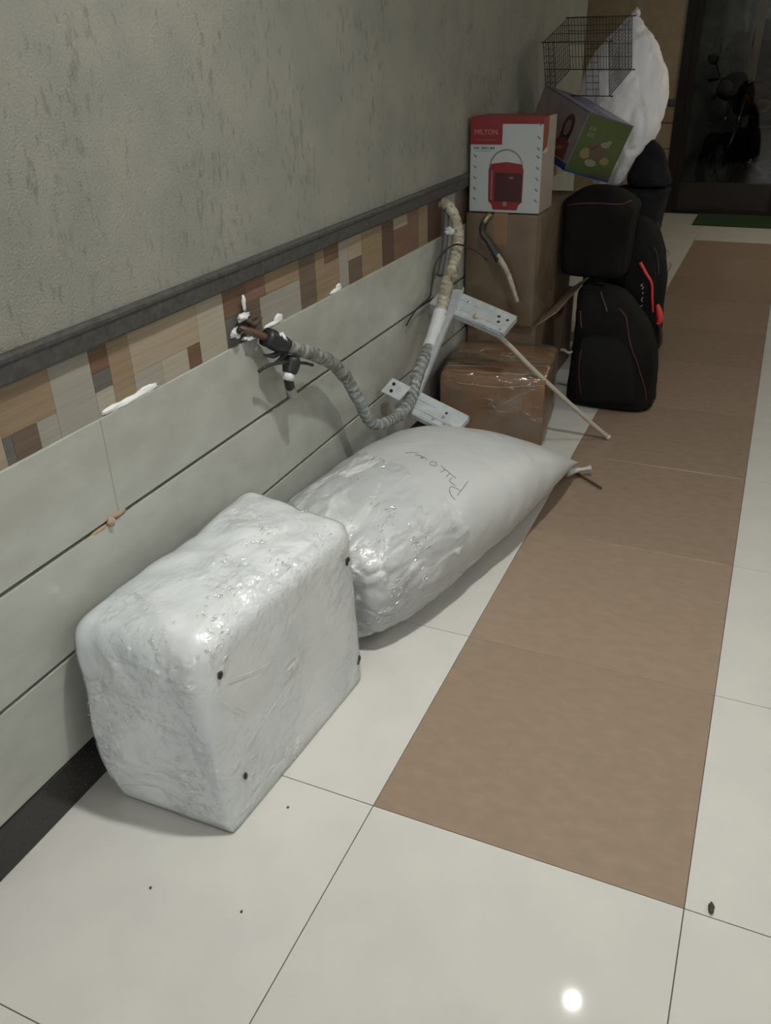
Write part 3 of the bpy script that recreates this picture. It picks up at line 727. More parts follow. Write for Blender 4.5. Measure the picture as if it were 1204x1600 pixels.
pic2('side_band', [[(.0, .0), (ll, .0), (ll, .024), (0, .024)]], M_dblu, .0012)
put('base_band', *xf(box_vf(-.0015, -.0018, -.001, lw + .0015, ll + .001, .010), LM), M_dblu, lb)

# ---- wire cage
M_wire = mat('black_wire', (.012, .010, .010), rough=.45)
CM = Matrix.Translation((.111, 2.901, 1.152)) @ rotvec((.35, -.014, -.155))
cw, cl, ch = .280, .267, .212
cg = thing('wire_basket', tuple(CM @ Vector((cw / 2, cl / 2, 0))))
tag(cg, 'black wire basket propped on the tilted carton against the tall white sack', 'basket')
def rod(a, b, r): return tube_vf([CM @ Vector(a), CM @ Vector(b)], r, 6, 1)
frm = []
for z in (0, ch):
    for y in (0, cl): frm.append(rod((-.01, y, z), (cw + .01, y, z), .0022))
    for x in (0, cw): frm.append(rod((x, 0, z), (x, cl, z), .0018))
for x in (0, cw):
    for y in (0, cl): frm.append(rod((x, y, 0), (x, y, ch), .0018))
put('frame', *merge(*frm), M_wire, cg, smooth=True)
def mesh_side(name, fa, fb, n1, n2, r=.0012):
    g = []
    for i in range(1, n1): g.append(fa(i / n1, r))
    for i in range(1, n2): g.append(fb(i / n2, r))
    put(name, *merge(*g), M_wire, cg)['kind'] = 'stuff'
mesh_side('side_grid', lambda t, r: rod((cw, cl * t, 0), (cw, cl * t, ch), r), lambda t, r: rod((cw, 0, ch * t), (cw, cl, ch * t), r), 18, 14)
mesh_side('side_grid', lambda t, r: rod((0, cl * t, 0), (0, cl * t, ch), r), lambda t, r: rod((0, 0, ch * t), (0, cl, ch * t), r), 12, 10)
mesh_side('top_grid', lambda t, r: rod((cw * t, 0, ch), (cw * t, cl, ch), r), lambda t, r: rod((0, cl * t, ch), (cw, cl * t, ch), r), 22, 3)
mesh_side('back_grid', lambda t, r: rod((cw * t, cl, 0), (cw * t, cl, ch), r), lambda t, r: rod((0, cl, ch * t), (cw, cl, ch * t), r), 20, 4)
g = []
for i in range(1, 8):
    z = ch * i / 8
    g.append(rod((.0, 0, z), (.045, 0, z), .0011)); g.append(rod((cw - .10, 0, z), (cw - .045, 0, z), .0011))
for x in (.022, .045, cw - .10, cw - .07, cw - .045): g.append(rod((x, 0, 0), (x, 0, ch), .0011))
g.append(rod((0, 0, ch * .5), (cw + .012, 0, ch * .5), .0018))
put('front_grid', *merge(*g), M_wire, cg)['kind'] = 'stuff'
kn = []
for a in [(cw + .012, 0, 0), (cw + .012, 0, ch), (cw + .012, cl, 0), (cw + .012, cl, ch), (cw + .012, 0, ch * .5)]:
    bm = bmesh.new(); bmesh.ops.create_icosphere(bm, subdivisions=1, radius=.0042); v_, f_2 = take(bm)
    kn.append(([CM @ (Vector(a) + q) for q in v_], f_2))
puts('end_knob', [*kn], M_wire, cg)

# ---- tall white sack behind
M_sack2 = mat('white_woven_sack', (.80, .80, .84), rough=.5, col2=(.72, .72, .76), nscale=5, bump=.0015, bscale=40)
ax = Vector((.05, .06, .72)).normalized()
ringsB = []
prof = [(.0, (.345, 3.24, .742), .035, .03), (.03, (.350, 3.25, .77), .075, .07), (.15, (.365, 3.25, .86), .105, .11), (.3, (.375, 3.26, .96), .165, .14), (.5, (.375, 3.27, 1.07), .195, .155),
        (.65, (.372, 3.28, 1.17), .200, .155), (.8, (.372, 3.29, 1.27), .165, .13), (.9, (.376, 3.30, 1.35), .115, .09), (.97, (.378, 3.31, 1.415), .055, .05), (1., (.378, 3.31, 1.445), .02, .02)]
s2 = loft_vf([(c, a, b, 2.2) for _, c, a, b in prof], nseg=120, sub=12, amp=.010, scale=6, seed=31,
    ridge=lambda u, th, v: -.05 * max(0, .22 - abs(nz((v.x, v.y, v.z * .45), 11, 14))) - .03 * max(0, .16 - abs(nz((v.x, v.y, v.z * .5), 23, 17))))
ts = thing('tall_sack', (.36, 3.26, .742))
tag(ts, 'tall bulging white sack standing on the dark luggage behind the wire basket', 'sack')
put('sack_body', *s2, M_sack2, ts, smooth=True)
put('gathered_mouth', *tube_vf([(.378, 3.31, 1.435), (.383, 3.305, 1.452), (.40, 3.30, 1.462)], .016, 10, 4, rfun=lambda u, a: .017 - .020 * u + .022 * u * u + .0025 * math.sin(4 * a)), M_sack2, ts, smooth=True)

# ---- black bags
M_blk = mat('black_nylon', (.0055, .0054, .005), rough=.8, spec=.10, col2=(.010, .0098, .0095), nscale=8, bump=.0012, bscale=120)
M_blk2 = mat('charcoal_nylon', (.010, .0102, .010), rough=.8, spec=.10, col2=(.009, .009, .009), nscale=8, bump=.0012, bscale=120)
M_blk3 = mat('dull_black_cloth', (.010, .010, .011), rough=.85, spec=.10, col2=(.018, .018, .021), nscale=6, bump=.003, bscale=35)
M_pip = mat('dark_red_piping', (.10, .02, .022), rough=.5)
M_red = mat('bright_red_strap', (.62, .035, .04), rough=.45)
M_buck = mat('pale_plastic', (.30, .30, .29), rough=.4)
# front backpack
fb_ = thing('front_backpack', (.60, 2.40, 0))
tag(fb_, 'black backpack with thin dark red piping standing on the floor nearest the cartons', 'backpack')
bv = loft_vf([((.597, 2.40, .002), .10, .08, 3), ((.597, 2.40, .006), .168, .125, 4), ((.594, 2.40, .05), .176, .135, 4), ((.590, 2.41, .18), .174, .135, 3.6), ((.566, 2.42, .32), .150, .120, 3.2),
    ((.530, 2.43, .41), .118, .095, 3), ((.510, 2.43, .455), .090, .07, 2.6), ((.500, 2.43, .474), .05, .045, 2.3), ((.50, 2.43, .479), .01, .01, 2)], nseg=56, sub=6, amp=.007, scale=9, seed=41)
body_ = put('bag_body', *bv, M_blk, fb_, smooth=True)
pk = loft_vf([((.590, 2.285, .035), .10, .03, 3), ((.590, 2.278, .06), .125, .045, 3.2), ((.580, 2.276, .17), .120, .048, 3.2), ((.562, 2.288, .26), .100, .042, 3), ((.550, 2.305, .30), .065, .028, 2.5), ((.545, 2.31, .308), .02, .01, 2)], nseg=40, sub=5, amp=.004, scale=12, seed=43)
put('front_pocket', *pk, M_blk2, fb_, smooth=True)
snap_tube('piping', bv, [(.60, 2.33, .42), (.635, 2.32, .385), (.652, 2.30, .33), (.672, 2.28, .28), (.70, 2.27, .23), (.722, 2.27, .18), (.748, 2.28, .11), (.762, 2.29, .05)], .0022, M_pip, fb_)
snap_tube('piping', bv, [(.43, 2.31, .40), (.44, 2.30, .365), (.455, 2.30, .33)], .0026, M_pip, fb_)
snap_tube('piping', pk, [(.475, 2.24, .26), (.48, 2.24, .17), (.50, 2.24, .07)], .0018, M_pip, fb_)
snap_tube('zipper', bv, [(.515, 2.36, .47), (.535, 2.33, .44), (.555, 2.32, .40)], .003, mat('brown_zip', (.07, .045, .04), rough=.5), fb_)
tube('side_buckle', [(.435, 2.33, .22), (.415, 2.325, .212), (.395, 2.325, .222), (.380, 2.33, .218)], .006, M_buck, fb_, sides=6)
tube('top_handle', [(.48, 2.42, .465), (.485, 2.41, .485), (.515, 2.41, .485), (.52, 2.42, .465)], .006, M_blk, fb_, sides=6)
# rear backpack with red strap
rb2 = thing('rear_backpack', (.60, 2.78, 0))
tag(rb2, 'black backpack with a bright red strap and pale lettering behind the front backpack', 'backpack')
bv2 = loft_vf([((0.582, 2.86, .002), .08, .08, 3), ((0.582, 2.86, .008), .125, .12, 3.5), ((0.587, 2.86, .12), .132, .13, 3.4), ((0.587, 2.86, .30), .130, .135, 3), ((0.584, 2.86, .45), .125, .135, 2.8),
    ((0.574, 2.86, .56), .108, .12, 2.6), ((0.562, 2.87, .64), .075, .09, 2.4), ((0.557, 2.88, .672), .035, .05, 2.2), ((0.557, 2.88, .676), .01, .01, 2)], nseg=56, sub=6, amp=.010, scale=8, seed=47)
put('bag_body', *bv2, M_blk2, rb2, smooth=True)
pk2 = loft_vf([((0.597, 2.74, .22), .06, .02, 2.5), ((0.597, 2.725, .25), .085, .035, 3), ((0.597, 2.722, .36), .09, .04, 3), ((0.594, 2.73, .48), .078, .035, 2.8), ((0.590, 2.74, .53), .03, .015, 2.3)], nseg=36, sub=5, amp=.004, scale=12, seed=49)
put('front_pocket', *pk2, M_blk, rb2, smooth=True)
P = [Vector(q) for q in smooth_path([(.611, 2.706, .515), (.645, 2.69, .472), (.671, 2.690, .434), (.681, 2.690, .37), (.690, 2.700, .31)], 5)]
put('red_strap', *tube_vf(P, .0055, 8, 1, rfun=lambda u, a: .0075 * (1 - .45 * u)), M_red, rb2, smooth=True)
tube('red_tag', [(.700, 2.735, .335), (.716, 2.725, .30), (.722, 2.72, .27), (.712, 2.715, .255)], .01, M_red, rb2, rfun=lambda u, a: .008 + .007 * math.sin(math.pi * min(1, u * 1.1)), sides=8)
snap_tube('piping', bv2, [(.650, 2.77, .572), (.674, 2.77, .532), (.688, 2.76, .455)], .002, M_pip, rb2)
tx = frame_m((.668, 2.592, .36), (-.06, 0, -1), (1, -.15, 0))
for q_ in [[(.637, 2.682, .432), (.628, 2.682, .424), (.640, 2.682, .417), (.632, 2.682, .408)], [(.640, 2.682, .397), (.640, 2.682, .388)], [(.643, 2.682, .376), (.638, 2.682, .366), (.643, 2.682, .356)], [(.646, 2.682, .340), (.636, 2.682, .333), (.640, 2.682, .325)]]:
    snap_tube('lettering', pk2, q_, .0022, M_buck, rb2, n=4)
tube('side_strap', [(.706, 2.78, .25), (.728, 2.77, .20), (.730, 2.77, .15), (.712, 2.78, .12)], .009, mat('brown_webbing', (.035, .024, .018), rough=.8), rb2, sides=6)
# square black bag resting on the backpack
sb_ = thing('square_bag', (.44, 2.62, .48))
tag(sb_, 'square black bag with a dull red zip line, right of the taped carton', 'bag')
qv = loft_vf([((.440, 2.625, .480), .08, .08, 4), ((.440, 2.625, .488), .128, .105, 6), ((.440, 2.625, .56), .134, .115, 7), ((.443, 2.625, .70), .138, .118, 6), ((.445, 2.625, .755), .144, .120, 5), ((.440, 2.63, .790), .125, .110, 3), ((.430, 2.64, .822), .07, .07, 2.4), ((.425, 2.64, .832), .01, .02, 2)], nseg=60, sub=5, amp=.006, scale=9, seed=53)
put('bag_body', *qv, M_blk, sb_, smooth=True)
snap_tube('zipper', qv, [(.31, 2.51, .774), (.36, 2.51, .775), (.435, 2.51, .779), (.535, 2.515, .779), (.566, 2.57, .785)], .0024, M_pip, sb_)
# tall soft dark suitcase at the back
tl = thing('tall_soft_suitcase', (.45, 3.28, 0))
tag(tl, 'tall dark soft suitcase standing under the tall white sack near the end wall', 'suitcase')
tv = loft_vf([((.42, 3.28, .03), .10, .10, 3), ((.42, 3.28, .04), .155, .14, 4), ((.435, 3.28, .30), .160, .145, 4), ((.455, 3.28, .60), .155, .145, 3.4), ((.475, 3.29, .70), .143, .14, 3), ((.50, 3.30, .735), .12, .12, 2.6), ((.50, 3.30, .738), .03, .03, 2)], nseg=56, sub=6, amp=.012, scale=7, seed=57)
put('suitcase_body', *tv, M_blk3, tl, smooth=True)
for x in (.36, .55):
    for y in (3.20, 3.36): tube('wheel', [(x - .012, y, .024), (x + .012, y, .024)], .024, M_rub, tl, sides=14, n=1)
tube('side_handle', [(.600, 3.2, .60), (.630, 3.19, .52), (.632, 3.19, .38), (.600, 3.2, .30)], .006, M_rub, tl, sides=6)
# dark jacket / soft bag draped over the back
jk = thing('draped_jacket', (.53, 3.30, .74))
tag(jk, 'crumpled black cloth bundle heaped beside the foot of the tall white sack', 'cloth')
jv = loft_vf([((.520, 3.30, .742), .06, .06, 2.4), ((.522, 3.30, .76), .095, .09, 2.6), ((.525, 3.29, .84), .082, .09, 2.3), ((.520, 3.27, .91), .055, .07, 2.1), ((.512, 3.25, .95), .028, .045, 1.9), ((.508, 3.24, .985), .006, .008, 2)], nseg=48, sub=6, amp=.018, scale=10, seed=61)
put('cloth_body', *jv, M_blk3, jk, smooth=True)
# second black bag between

# pale cord tangle
M_cord = mat('pale_cord', (.34, .27, .19), rough=.8)

# ---- corrugated pipe run out of the wall
M_wrap = None
def wrap_mat(name, c1_, c2_, c3_, sc_=16):
    m = mat(name, c1_, rough=.5, col2=c2_, nscale=sc_, lo=.42, hi=.6, bump=.004, bscale=60, detail=5)
    return m
M_wrapA = wrap_mat('dirty_grey_tape', (.30, .31, .30), (.13, .13, .115), None, 26)
M_wrapB = wrap_mat('cream_tape', (.42, .39, .32), (.27, .235, .17), None, 24)
M_wrapC = wrap_mat('blue_grey_tape', (.18, .205, .205), (.12, .13, .125), None, 20)
M_wrapD = wrap_mat('dark_mottled_tape', (.10, .10, .085), (.22, .22, .20), None, 40)
M_wrapE = wrap_mat('pale_grey_tape', (.33, .35, .34), (.22, .235, .23), None, 30)
M_wrapF = wrap_mat('yellowed_tape', (.20, .165, .10), (.30, .26, .17), None, 40)
M_wrapG = mat('tape_edge', (.16, .145, .12), rough=.6)
M_wt = mat('white_tape', (.60, .62, .63), rough=.45, bump=.003, bscale=40)
M_bt = mat('black_tape', (.016, .017, .018), rough=.45, bump=.003, bscale=50)
pts = [(-.012, .545, .772), (.010, .558, .768), (.03, .601, .743), (.05, .652, .709), (.06, .758, .658), (.06, .877, .595), (.065, .958, .522), (.08, 1.004, .439), (.09, 1.056, .352), (.11, 1.114, .326),
    (.11, 1.267, .310), (.10, 1.376, .335), (.09, 1.46, .385), (.08, 1.589, .429), (.075, 1.69, .503), (.07, 1.794, .603), (.07, 1.886, .709), (.06, 1.896, .796), (.03, 1.896, .845), (-.010, 1.912, .852)]
FP = smooth_path(pts, 12)
hb = thing('pipe_bundle', (.06, 1.2, .3))
tag(hb, 'tape-wrapped air conditioner pipe bundle looping out of the left wall above the pillow sack', 'pipe')
def seg_tube(name, i0, i1, r, m, ridge=.0016, pitch=.012, seed=0, lump=.0015, m2=None, duty=.6):
    P = FP[i0:i1 + 1]
    # resample finely
    L = [0]
    for a, b in zip(P[:-1], P[1:]): L.append(L[-1] + (b - a).length)
    n = max(6, int(L[-1] / (pitch / 4)))
    Q = []
    j = 0
    for k in range(n + 1):
        s = L[-1] * k / n
        while j < len(L) - 2 and L[j + 1] < s: j += 1
        t = (s - L[j]) / max(1e-9, L[j + 1] - L[j]); Q.append(P[j].lerp(P[j + 1], min(1, t)))
    Lt = L[-1]
    def rf(u, a):
        s = u * Lt / pitch + a / (2 * math.pi)
        return r + ridge * abs(math.sin(math.pi * s)) + lump * nz((u * Lt * 30, math.cos(a), math.sin(a)), 1, seed)
    vs, fs = tube_vf(Q, r, 18, 1, rf)
    fm = None; ms = None
    if m2:
        ms = [m, m2]; fm = []
        for k, f in enumerate(fs):
            i_, j_ = divmod(k, 18)
            s = (i_ / (len(Q) - 1)) * Lt / pitch + j_ / 18
            fm.append(1 if (s + .35 * nz((s * .8, j_ * .3, seed), 1.3, seed)) % 1 > duty else 0)
    return put(name, vs, fs, m, hb, smooth=True, mats=ms, fm=fm)
seg_tube('copper_pipe', 0, 26, .0085, mat('dull_copper', (.10, .055, .035), rough=.5), ridge=0)
seg_tube('tape_wrap', 34, 72, .0175, M_wrapA, pitch=.024, seed=2, lump=.004, m2=M_wrapD, duty=.62)
seg_tube('tape_wrap', 71, 118, .0165, M_wrapC, pitch=.022, seed=4, lump=.003, m2=M_wrapE, duty=.5)
seg_tube('tape_wrap', 117, 158, .0195, M_wrapC, pitch=.026, seed=6, lump=.003, m2=M_wrapE, duty=.55)
seg_tube('white_tape_band', 155, 170, .0245, M_wt, pitch=.03, ridge=.001)
seg_tube('tape_wrap', 168, 199, .021, M_wrapB, pitch=.020, seed=8, lump=.004, m2=M_wrapF, duty=.72)
seg_tube('tape_wrap', 198, 228, .0185, M_wrapB, pitch=.026, seed=9, lump=.002, m2=M_wrapG, duty=.93)
seg_tube('black_tape_band', 26, 37, .0235, M_bt, pitch=.03, ridge=.001, lump=.004)
# torn tape flags and plaster lumps round the wall hole
for i, (c, r, m_) in enumerate([((.008, .525, .770), (.010, .018, .010), M_wt), ((.006, .565, .797), (.008, .020, .008), M_wt), ((.010, .582, .745), (.012, .026, .006), M_wt), ((.004, .575, .826), (.004, .006, .018), M_wt),
        ((.02, .52, .778), (.006, .008, .007), M_bt), ((.055, .640, .725), (.012, .012, .018), M_wt), ((.01, .60, .78), (.012, .022, .014), mat('brown_rust', (.06, .045, .035), rough=.8))]):
    blob('torn_tape', c, r, m_, hb, 50 + i, amp=.8)
for pts_ in [[(.055, .655, .700), (.045, .625, .690), (.04, .605, .694), (.035, .59, .70)], [(.055, .665, .690), (.05, .64, .675), (.045, .615, .672)]]:
    tube('torn_tape_end', pts_, .005, M_bt, hb, rfun=lambda u, a: .008 * (1 - u) + .002, sides=6)
# spiky loose end near the upper bend
blob('torn_tape', (.088, 1.80, .620), (.010, .022, .014), M_wrapB, hb, 71, amp=1.1)
blob('torn_tape', (.045, 1.87, .765), (.018, .012, .014), M_wt, hb, 72, amp=.8)
# grey inner cable sleeve behind the upper run
tube('inner_sleeve', [(.02, 1.90, .83), (.03, 1.87, .76), (.035, 1.84, .69), (.035, 1.80, .62)], .012, mat('dark_sleeve', (.07, .07, .07), rough=.6), hb)
# stub hanging under the first bend
st_ = thing('taped_stub', (.06, .66, .57))
tag(st_, 'short hanging stub wound in black and white tape with a thin black cable through it', 'pipe')
tube('black_tape_head', [(.062, .678, .672), (.060, .674, .655), (.058, .664, .632)], .016, M_bt, st_, rfun=lambda u, a: .016 + .005 * math.sin(math.pi * u) + .002 * math.sin(2 * a), sides=12)
tube('white_tape_band', [(.058, .664, .634), (.056, .658, .616)], .0155, M_wt, st_, n=3, sides=12)
tube('black_tape_tail', [(.056, .668, .640), (.055, .662, .615), (.053, .668, .597), (.050, .674, .588)], .0125, M_bt, st_, sides=10)
tube('pipe_tail', [(.052, .668, .597), (.050, .678, .580), (.047, .686, .566)], .011, M_wrapA, st_, sides=10, rfun=lambda u, a: .012 + .003 * u)
tube('thin_cable', [(.035, .560, .668), (.045, .590, .674), (.06, .63, .671), (.062, .68, .655), (.06, .74, .634), (.055, .790, .612)], .0042, M_bt, st_, sides=6)
# thin black cables
M_cab = mat('black_cable', (.014, .014, .014), rough=.5)
cbq = tag(tube('black_cable', [(.014, 1.53, .510), (.014, 1.62, .540), (.018, 1.74, .556), (.018, 1.765, .60), (.022, 1.79, .66), (.04, 1.825, .70), (.075, 1.85, .722), (.12, 1.82, .725), (.16, 1.84, .705), (.19, 1.87, .672)], .0032, M_cab, sides=6),
    'thin black cable looping from the left wall behind the upper pipe bend', 'cable')
gb = thing('cable_bundle', (.16, 2.10, .48))
tag(gb, 'short tape-bound cable bundle hanging in front of the taped carton below the flask box', 'cable')
tube('black_cover', [(.100, 2.146, .772), (.088, 2.125, .748), (.095, 2.10, .718), (.120, 2.10, .688), (.150, 2.10, .645), (.165, 2.10, .62)], .010, M_bt, gb, rfun=lambda u, a: .009 + .006 * u, sides=10)
tube('foil_tip', [(.112, 2.152, .780), (.100, 2.145, .770), (.090, 2.128, .752)], .010, mat('gold_foil', (.32, .26, .15), rough=.2, metal=.6, bump=.004, bscale=80), gb, sides=10)
tube('clear_tape_run', [(.155, 2.10, .640), (.190, 2.095, .598), (.215, 2.09, .555), (.240, 2.07, .51), (.258, 2.06, .478)], .009, M_wrapB, gb, rfun=lambda u, a: .013 - .006 * u + .001 * math.sin(u * 60), sides=10)

# ---- galvanised bracket pair on one leg
M_galv = mat('galvanised_steel', (.60, .65, .67), rough=.33, metal=.35, col2=(.50, .54, .56), nscale=30, bump=.0003, bscale=90)
M_hole = mat('hole_dark', (.012, .012, .012), rough=.9)
bk = thing('steel_bracket', (.1, 1.6, .3))
tag(bk, 'galvanised steel air conditioner bracket with two perforated arms leaning on the pipe bundle', 'bracket')
R1 = Vector((.078, 1.812, .575)); R2 = Vector((.078, 1.402, .342))
A1 = Vector((.34, 1.762, .508)); A2 = Vector((.305, 1.345, .292))
ad = ((A1 - R1).normalized() + (A2 - R2).normalized()).normalized(); rd = (R1 - R2).normalized()
def arm(root, length, holes, studs, w=.098):
    # local x along the arm, y down the leg direction
    m = frame_m(root, ad, -rd)
    hp = []
    # flat top with lips, built as channel; holes are through: top is a grid of cells with cells left out
    nx, ny = 26, 8
    V, F = [], []
    def cell(i, j): return ((i + .5) / nx * length, (j + .5) / ny * w)
    skip = set()
    for hx, hy in holes:
        skip.add((int(hx * nx), int(hy * ny)))
    th = .003
    def vid(i, j, k): return (i * (ny + 1) + j) * 2 + k
    for i in range(nx + 1):
        for j in range(ny + 1):
            tap = 1 - .10 * i / nx
            x = i / nx * length; y = (j / ny - .5) * w * tap + w * .5
            V.append(m @ Vector((x, y, 0))); V.append(m @ Vector((x, y, th)))
    for i in range(nx):
        for j in range(ny):
            if (i, j) in skip:
                for (a, b) in (((i, j), (i + 1, j)), ((i + 1, j), (i + 1, j + 1)), ((i + 1, j + 1), (i, j + 1)), ((i, j + 1), (i, j))):
                    F.append([vid(*a, 0), vid(*b, 0), vid(*b, 1), vid(*a, 1)])
                continue
            F.append([vid(i, j, 0), vid(i, j + 1, 0), vid(i + 1, j + 1, 0), vid(i + 1, j, 0)])
            F.append([vid(i, j, 1), vid(i + 1, j, 1), vid(i + 1, j + 1, 1), vid(i, j + 1, 1)])
    for i in range(nx):
        for j in (0, ny): F.append([vid(i, j, 0), vid(i + 1, j, 0), vid(i + 1, j, 1), vid(i, j, 1)])
    for j in range(ny):
        for i in (0, nx): F.append([vid(i, j, 0), vid(i, j + 1, 0), vid(i, j + 1, 1), vid(i, j, 1)])
    a_ = put('arm', V, F, M_galv, bk)
    # matrix z may face either way: find the side turned up
    up = 1 if m.to_3x3().col[2].z > 0 else -1
    zz = lambda a, b: (a, b) if up > 0 else (-b + th, -a + th)
    lo = zz(-.022, .001)
    puts('flange', [xf(box_vf(0, -.001, lo[0], length, .002, lo[1]), m), xf(box_vf(0, w - .002, lo[0], length, w + .001, lo[1]), m), xf(box_vf(length - .001, .006, lo[0], length + .002, w - .006, lo[1]), m)], M_galv, bk)
    hi = zz(th, th + .0035)
    beads = [box_vf(.2 * length, w * .30, hi[0], .55 * length, w * .30 + .004, hi[1]), box_vf(.2 * length, w * .70, hi[0], .9 * length, w * .70 + .004, hi[1]), box_vf(.03 * length, w * .5, hi[0], .16 * length, w * .5 + .004, hi[1])]
    puts('rib', [*[xf(b, m) for b in beads]], M_galv, bk)
    bolts = []
    for sx, sy in studs:
        h2 = zz(th, th + .005)
        bolts.append(xf(box_vf(sx * length - .006, sy * w - .005, h2[0], sx * length + .006, sy * w + .005, h2[1], bevel=.0015), m))
    puts('bolt_head', [*bolts], mat('bright_zinc', (.62, .64, .64), rough=.25, metal=.7), bk)
L1 = (A1 - R1).length; L2 = (A2 - R2).length
arm(R1 - ad * .03, L1 + .03, [(.10, .15), (.26, .12), (.12, .42), (.22, .80), (.84, .30), (.86, .62), (.93, .32)], [(.40, .30), (.34, .75), (.955, .85)])
arm(R2 + rd * .0, L2, [(.72, .30)], [(.72, .55), (.80, .78), (.62, .80)], w=.088)
lm = frame_m(R2 - rd * .03 + Vector((.012, .0, .0)), rd, ad)
put('leg', *merge(xf(box_vf(0, 0, 0, .50, .034, .003), lm), xf(box_vf(0, .032, -.016, .50, .035, .003), lm)), M_galv, bk)
lp = frame_m(R2 + Vector((-.038, -.055, .045)), ad, -rd)
put('wall_plate', *merge(xf(box_vf(0, 0, 0, .075, .065, .003), lp)), M_galv, bk)
puts('bolt', [*[xf(tube_vf([(a, b, -.004), (a, b, .009)], .006, 6, 1), lp) for a, b in ((.02, .02), (.03, .048))]], M_hole, bk)

# ---- cream drain pipe leaning from the carton to the floor
M_crm = mat('cream_plastic_pipe', (.40, .365, .30), rough=.4)
dp = thing('drain_pipe', (.655, 1.975, .0))
tag(dp, 'slim cream plastic pipe slanting from behind the bracket down to the brown floor tiles', 'pipe')
dpts = [(.20, 1.71, .515), (.24, 1.73, .475), (.31, 1.765, .405), (.40, 1.805, .305), (.50, 1.87, .190), (.58, 1.925, .098), (.664, 1.975, .010)]
tube('pipe_body', dpts, .0085, M_crm, dp, sides=12)
tube('cut_end', [(.660, 1.9725, .0135), (.668, 1.9775, .0075)], .0105, mat('pale_end', (.52, .49, .43), rough=.5), dp, sides=12, n=1)
# stick under the tied corner
tag(tube('brown_stick', [(.596, 1.650, .006), (.66, 1.60, .006), (.722, 1.548, .006)], .0042, mat('brown_wood_stick', (.085, .045, .025), rough=.7), sides=6, n=3),
    'thin dark brown stick on the floor by the tied corner of the pillow sack', 'stick')
# small debris
bug = blob('debris_crumb', (1.212, .016, .0045), (.005, .012, .0042), mat('dark_debris', (.045, .038, .03), rough=.8), None, 90, amp=.35)
tag(bug, 'small dark crumb on the white floor tile right of the brown tile corner', 'debris')
k = 0
for x, y, r, lab in [(.271, -.331, .0022, 'tiny dark speck on the near white tile left of the film-wrapped suitcase shadow'), (.452, -.308, .0022, 'tiny dark speck on the white tile in front of the wrapped suitcase'),
        (.412, -.071, .0022, 'tiny grey speck beside the right bottom edge of the wrapped suitcase')]:
    b_ = blob('debris_speck', (x, y, r * .7), (r, r * 1.2, r * .7), mat('speck', (.06, .055, .045), rough=.9), None, 95 + k, amp=.5); k += 1
    tag(b_, lab, 'debris')

# ---- outdoors, seen through the glass door
M_pave = mat('dark_paving', (.05, .045, .04), rough=.5, col2=(.03, .028, .025), nscale=5)
struct(box('floor_outside', (-2.5, YB + .07, -.10), (4.5, 12.0, -.02), M_pave))
M_rust = mat('brown_slat', (.085, .052, .034), rough=.7, col2=(.05, .03, .02), nscale=5)
fw_ = struct(box('wall_outside', (-2.5, 10.6, -.02), (4.5, 10.7, 3.2), M_core))
for k in range(15):
    z = .15 + k * .20
    box('slat', (-2.5, 10.55, z), (4.5, 10.6, z + .11), M_rust, fw_, bevel=.004)

for k in range(1):
    ml = thing('outside_fill_lamp', (1.7, 7.42, 2.5)); tag(ml, 'added dim fill lamp on the outer side of the end wall above the glass door', 'light')  # unseen lamp added to light the wrapped board outside
    put('fill_bulb', *tube_vf([(1.7, 7.50, 2.42), (1.7, 7.50, 2.54)], .05, 12, 1), mat('outside_fill_glow', (1, .85, .6), emit=14), ml)
    put('fill_lamp_base', *box_vf(1.64, 7.325, 2.40, 1.76, 7.45, 2.58, bevel=.005), M_alu, ml)
# motorcycle parked facing the door
MC = thing('motorcycle', (.52, 8.35, -.02)); tag(MC, 'dark parked motorcycle with a gold stripe seen through the glass door', 'motorcycle')
M_bk = mat('motorcycle_black', (.012, .011, .011), rough=.3)
M_ty = mat('tyre_rubber', (.012, .012, .012), rough=.8)
M_chr = mat('chrome', (.45, .45, .45), rough=.15, metal=1)
M_gold = mat('gold_decal', (.42, .28, .10), rough=.4)
M_mar = mat('maroon_panel', (.09, .02, .02), rough=.35)
def torus_vf(c, R_, r, axis_y=False, n=28, m_=10):
    V, F = [], []
    for i in range(n):
        a = 2 * math.pi * i / n
        for j in range(m_):
            b = 2 * math.pi * j / m_
            q = R_ + r * math.cos(b)
            V.append(Vector(c) + Vector((r * math.sin(b), q * math.cos(a), q * math.sin(a))))
    for i in range(n):
        for j in range(m_): F.append([i * m_ + j, i * m_ + (j + 1) % m_, ((i + 1) % n) * m_ + (j + 1) % m_, ((i + 1) % n) * m_ + j])
    return V, F
BT = Matrix.Translation((.50, 8.15, -.02)) @ Matrix.Rotation(math.radians(-28), 4, 'Z')
for y in (0, 1.22):
    wl_ = put('wheel_rim', *xf(merge(torus_vf((0, y, .30), .215, .016), *[tube_vf([(0, y, .30), (0, y + .21 * math.cos(a), .30 + .21 * math.sin(a))], .010, 6, 1) for a in [k * math.pi / 3 for k in range(6)]]), BT), M_chr, MC)
    put('tyre', *xf(torus_vf((0, y, .30), .255, .045), BT), M_ty, wl_, smooth=True)
for sx in (-.07, .07):
    put('fork', *xf(tube_vf([(sx, 0, .30), (sx, .22, .92)], .019, 10, 1), BT), M_chr, MC, smooth=True)
put('front_fender', *xf(loft_vf([((0, -.26, .42), .02, .02, 2), ((0, -.16, .56), .06, .02, 2), ((0, .0, .615), .065, .02, 2), ((0, .16, .56), .06, .02, 2), ((0, .24, .45), .02, .02, 2)], nseg=20, sub=5), BT), M_bk, MC, smooth=True)
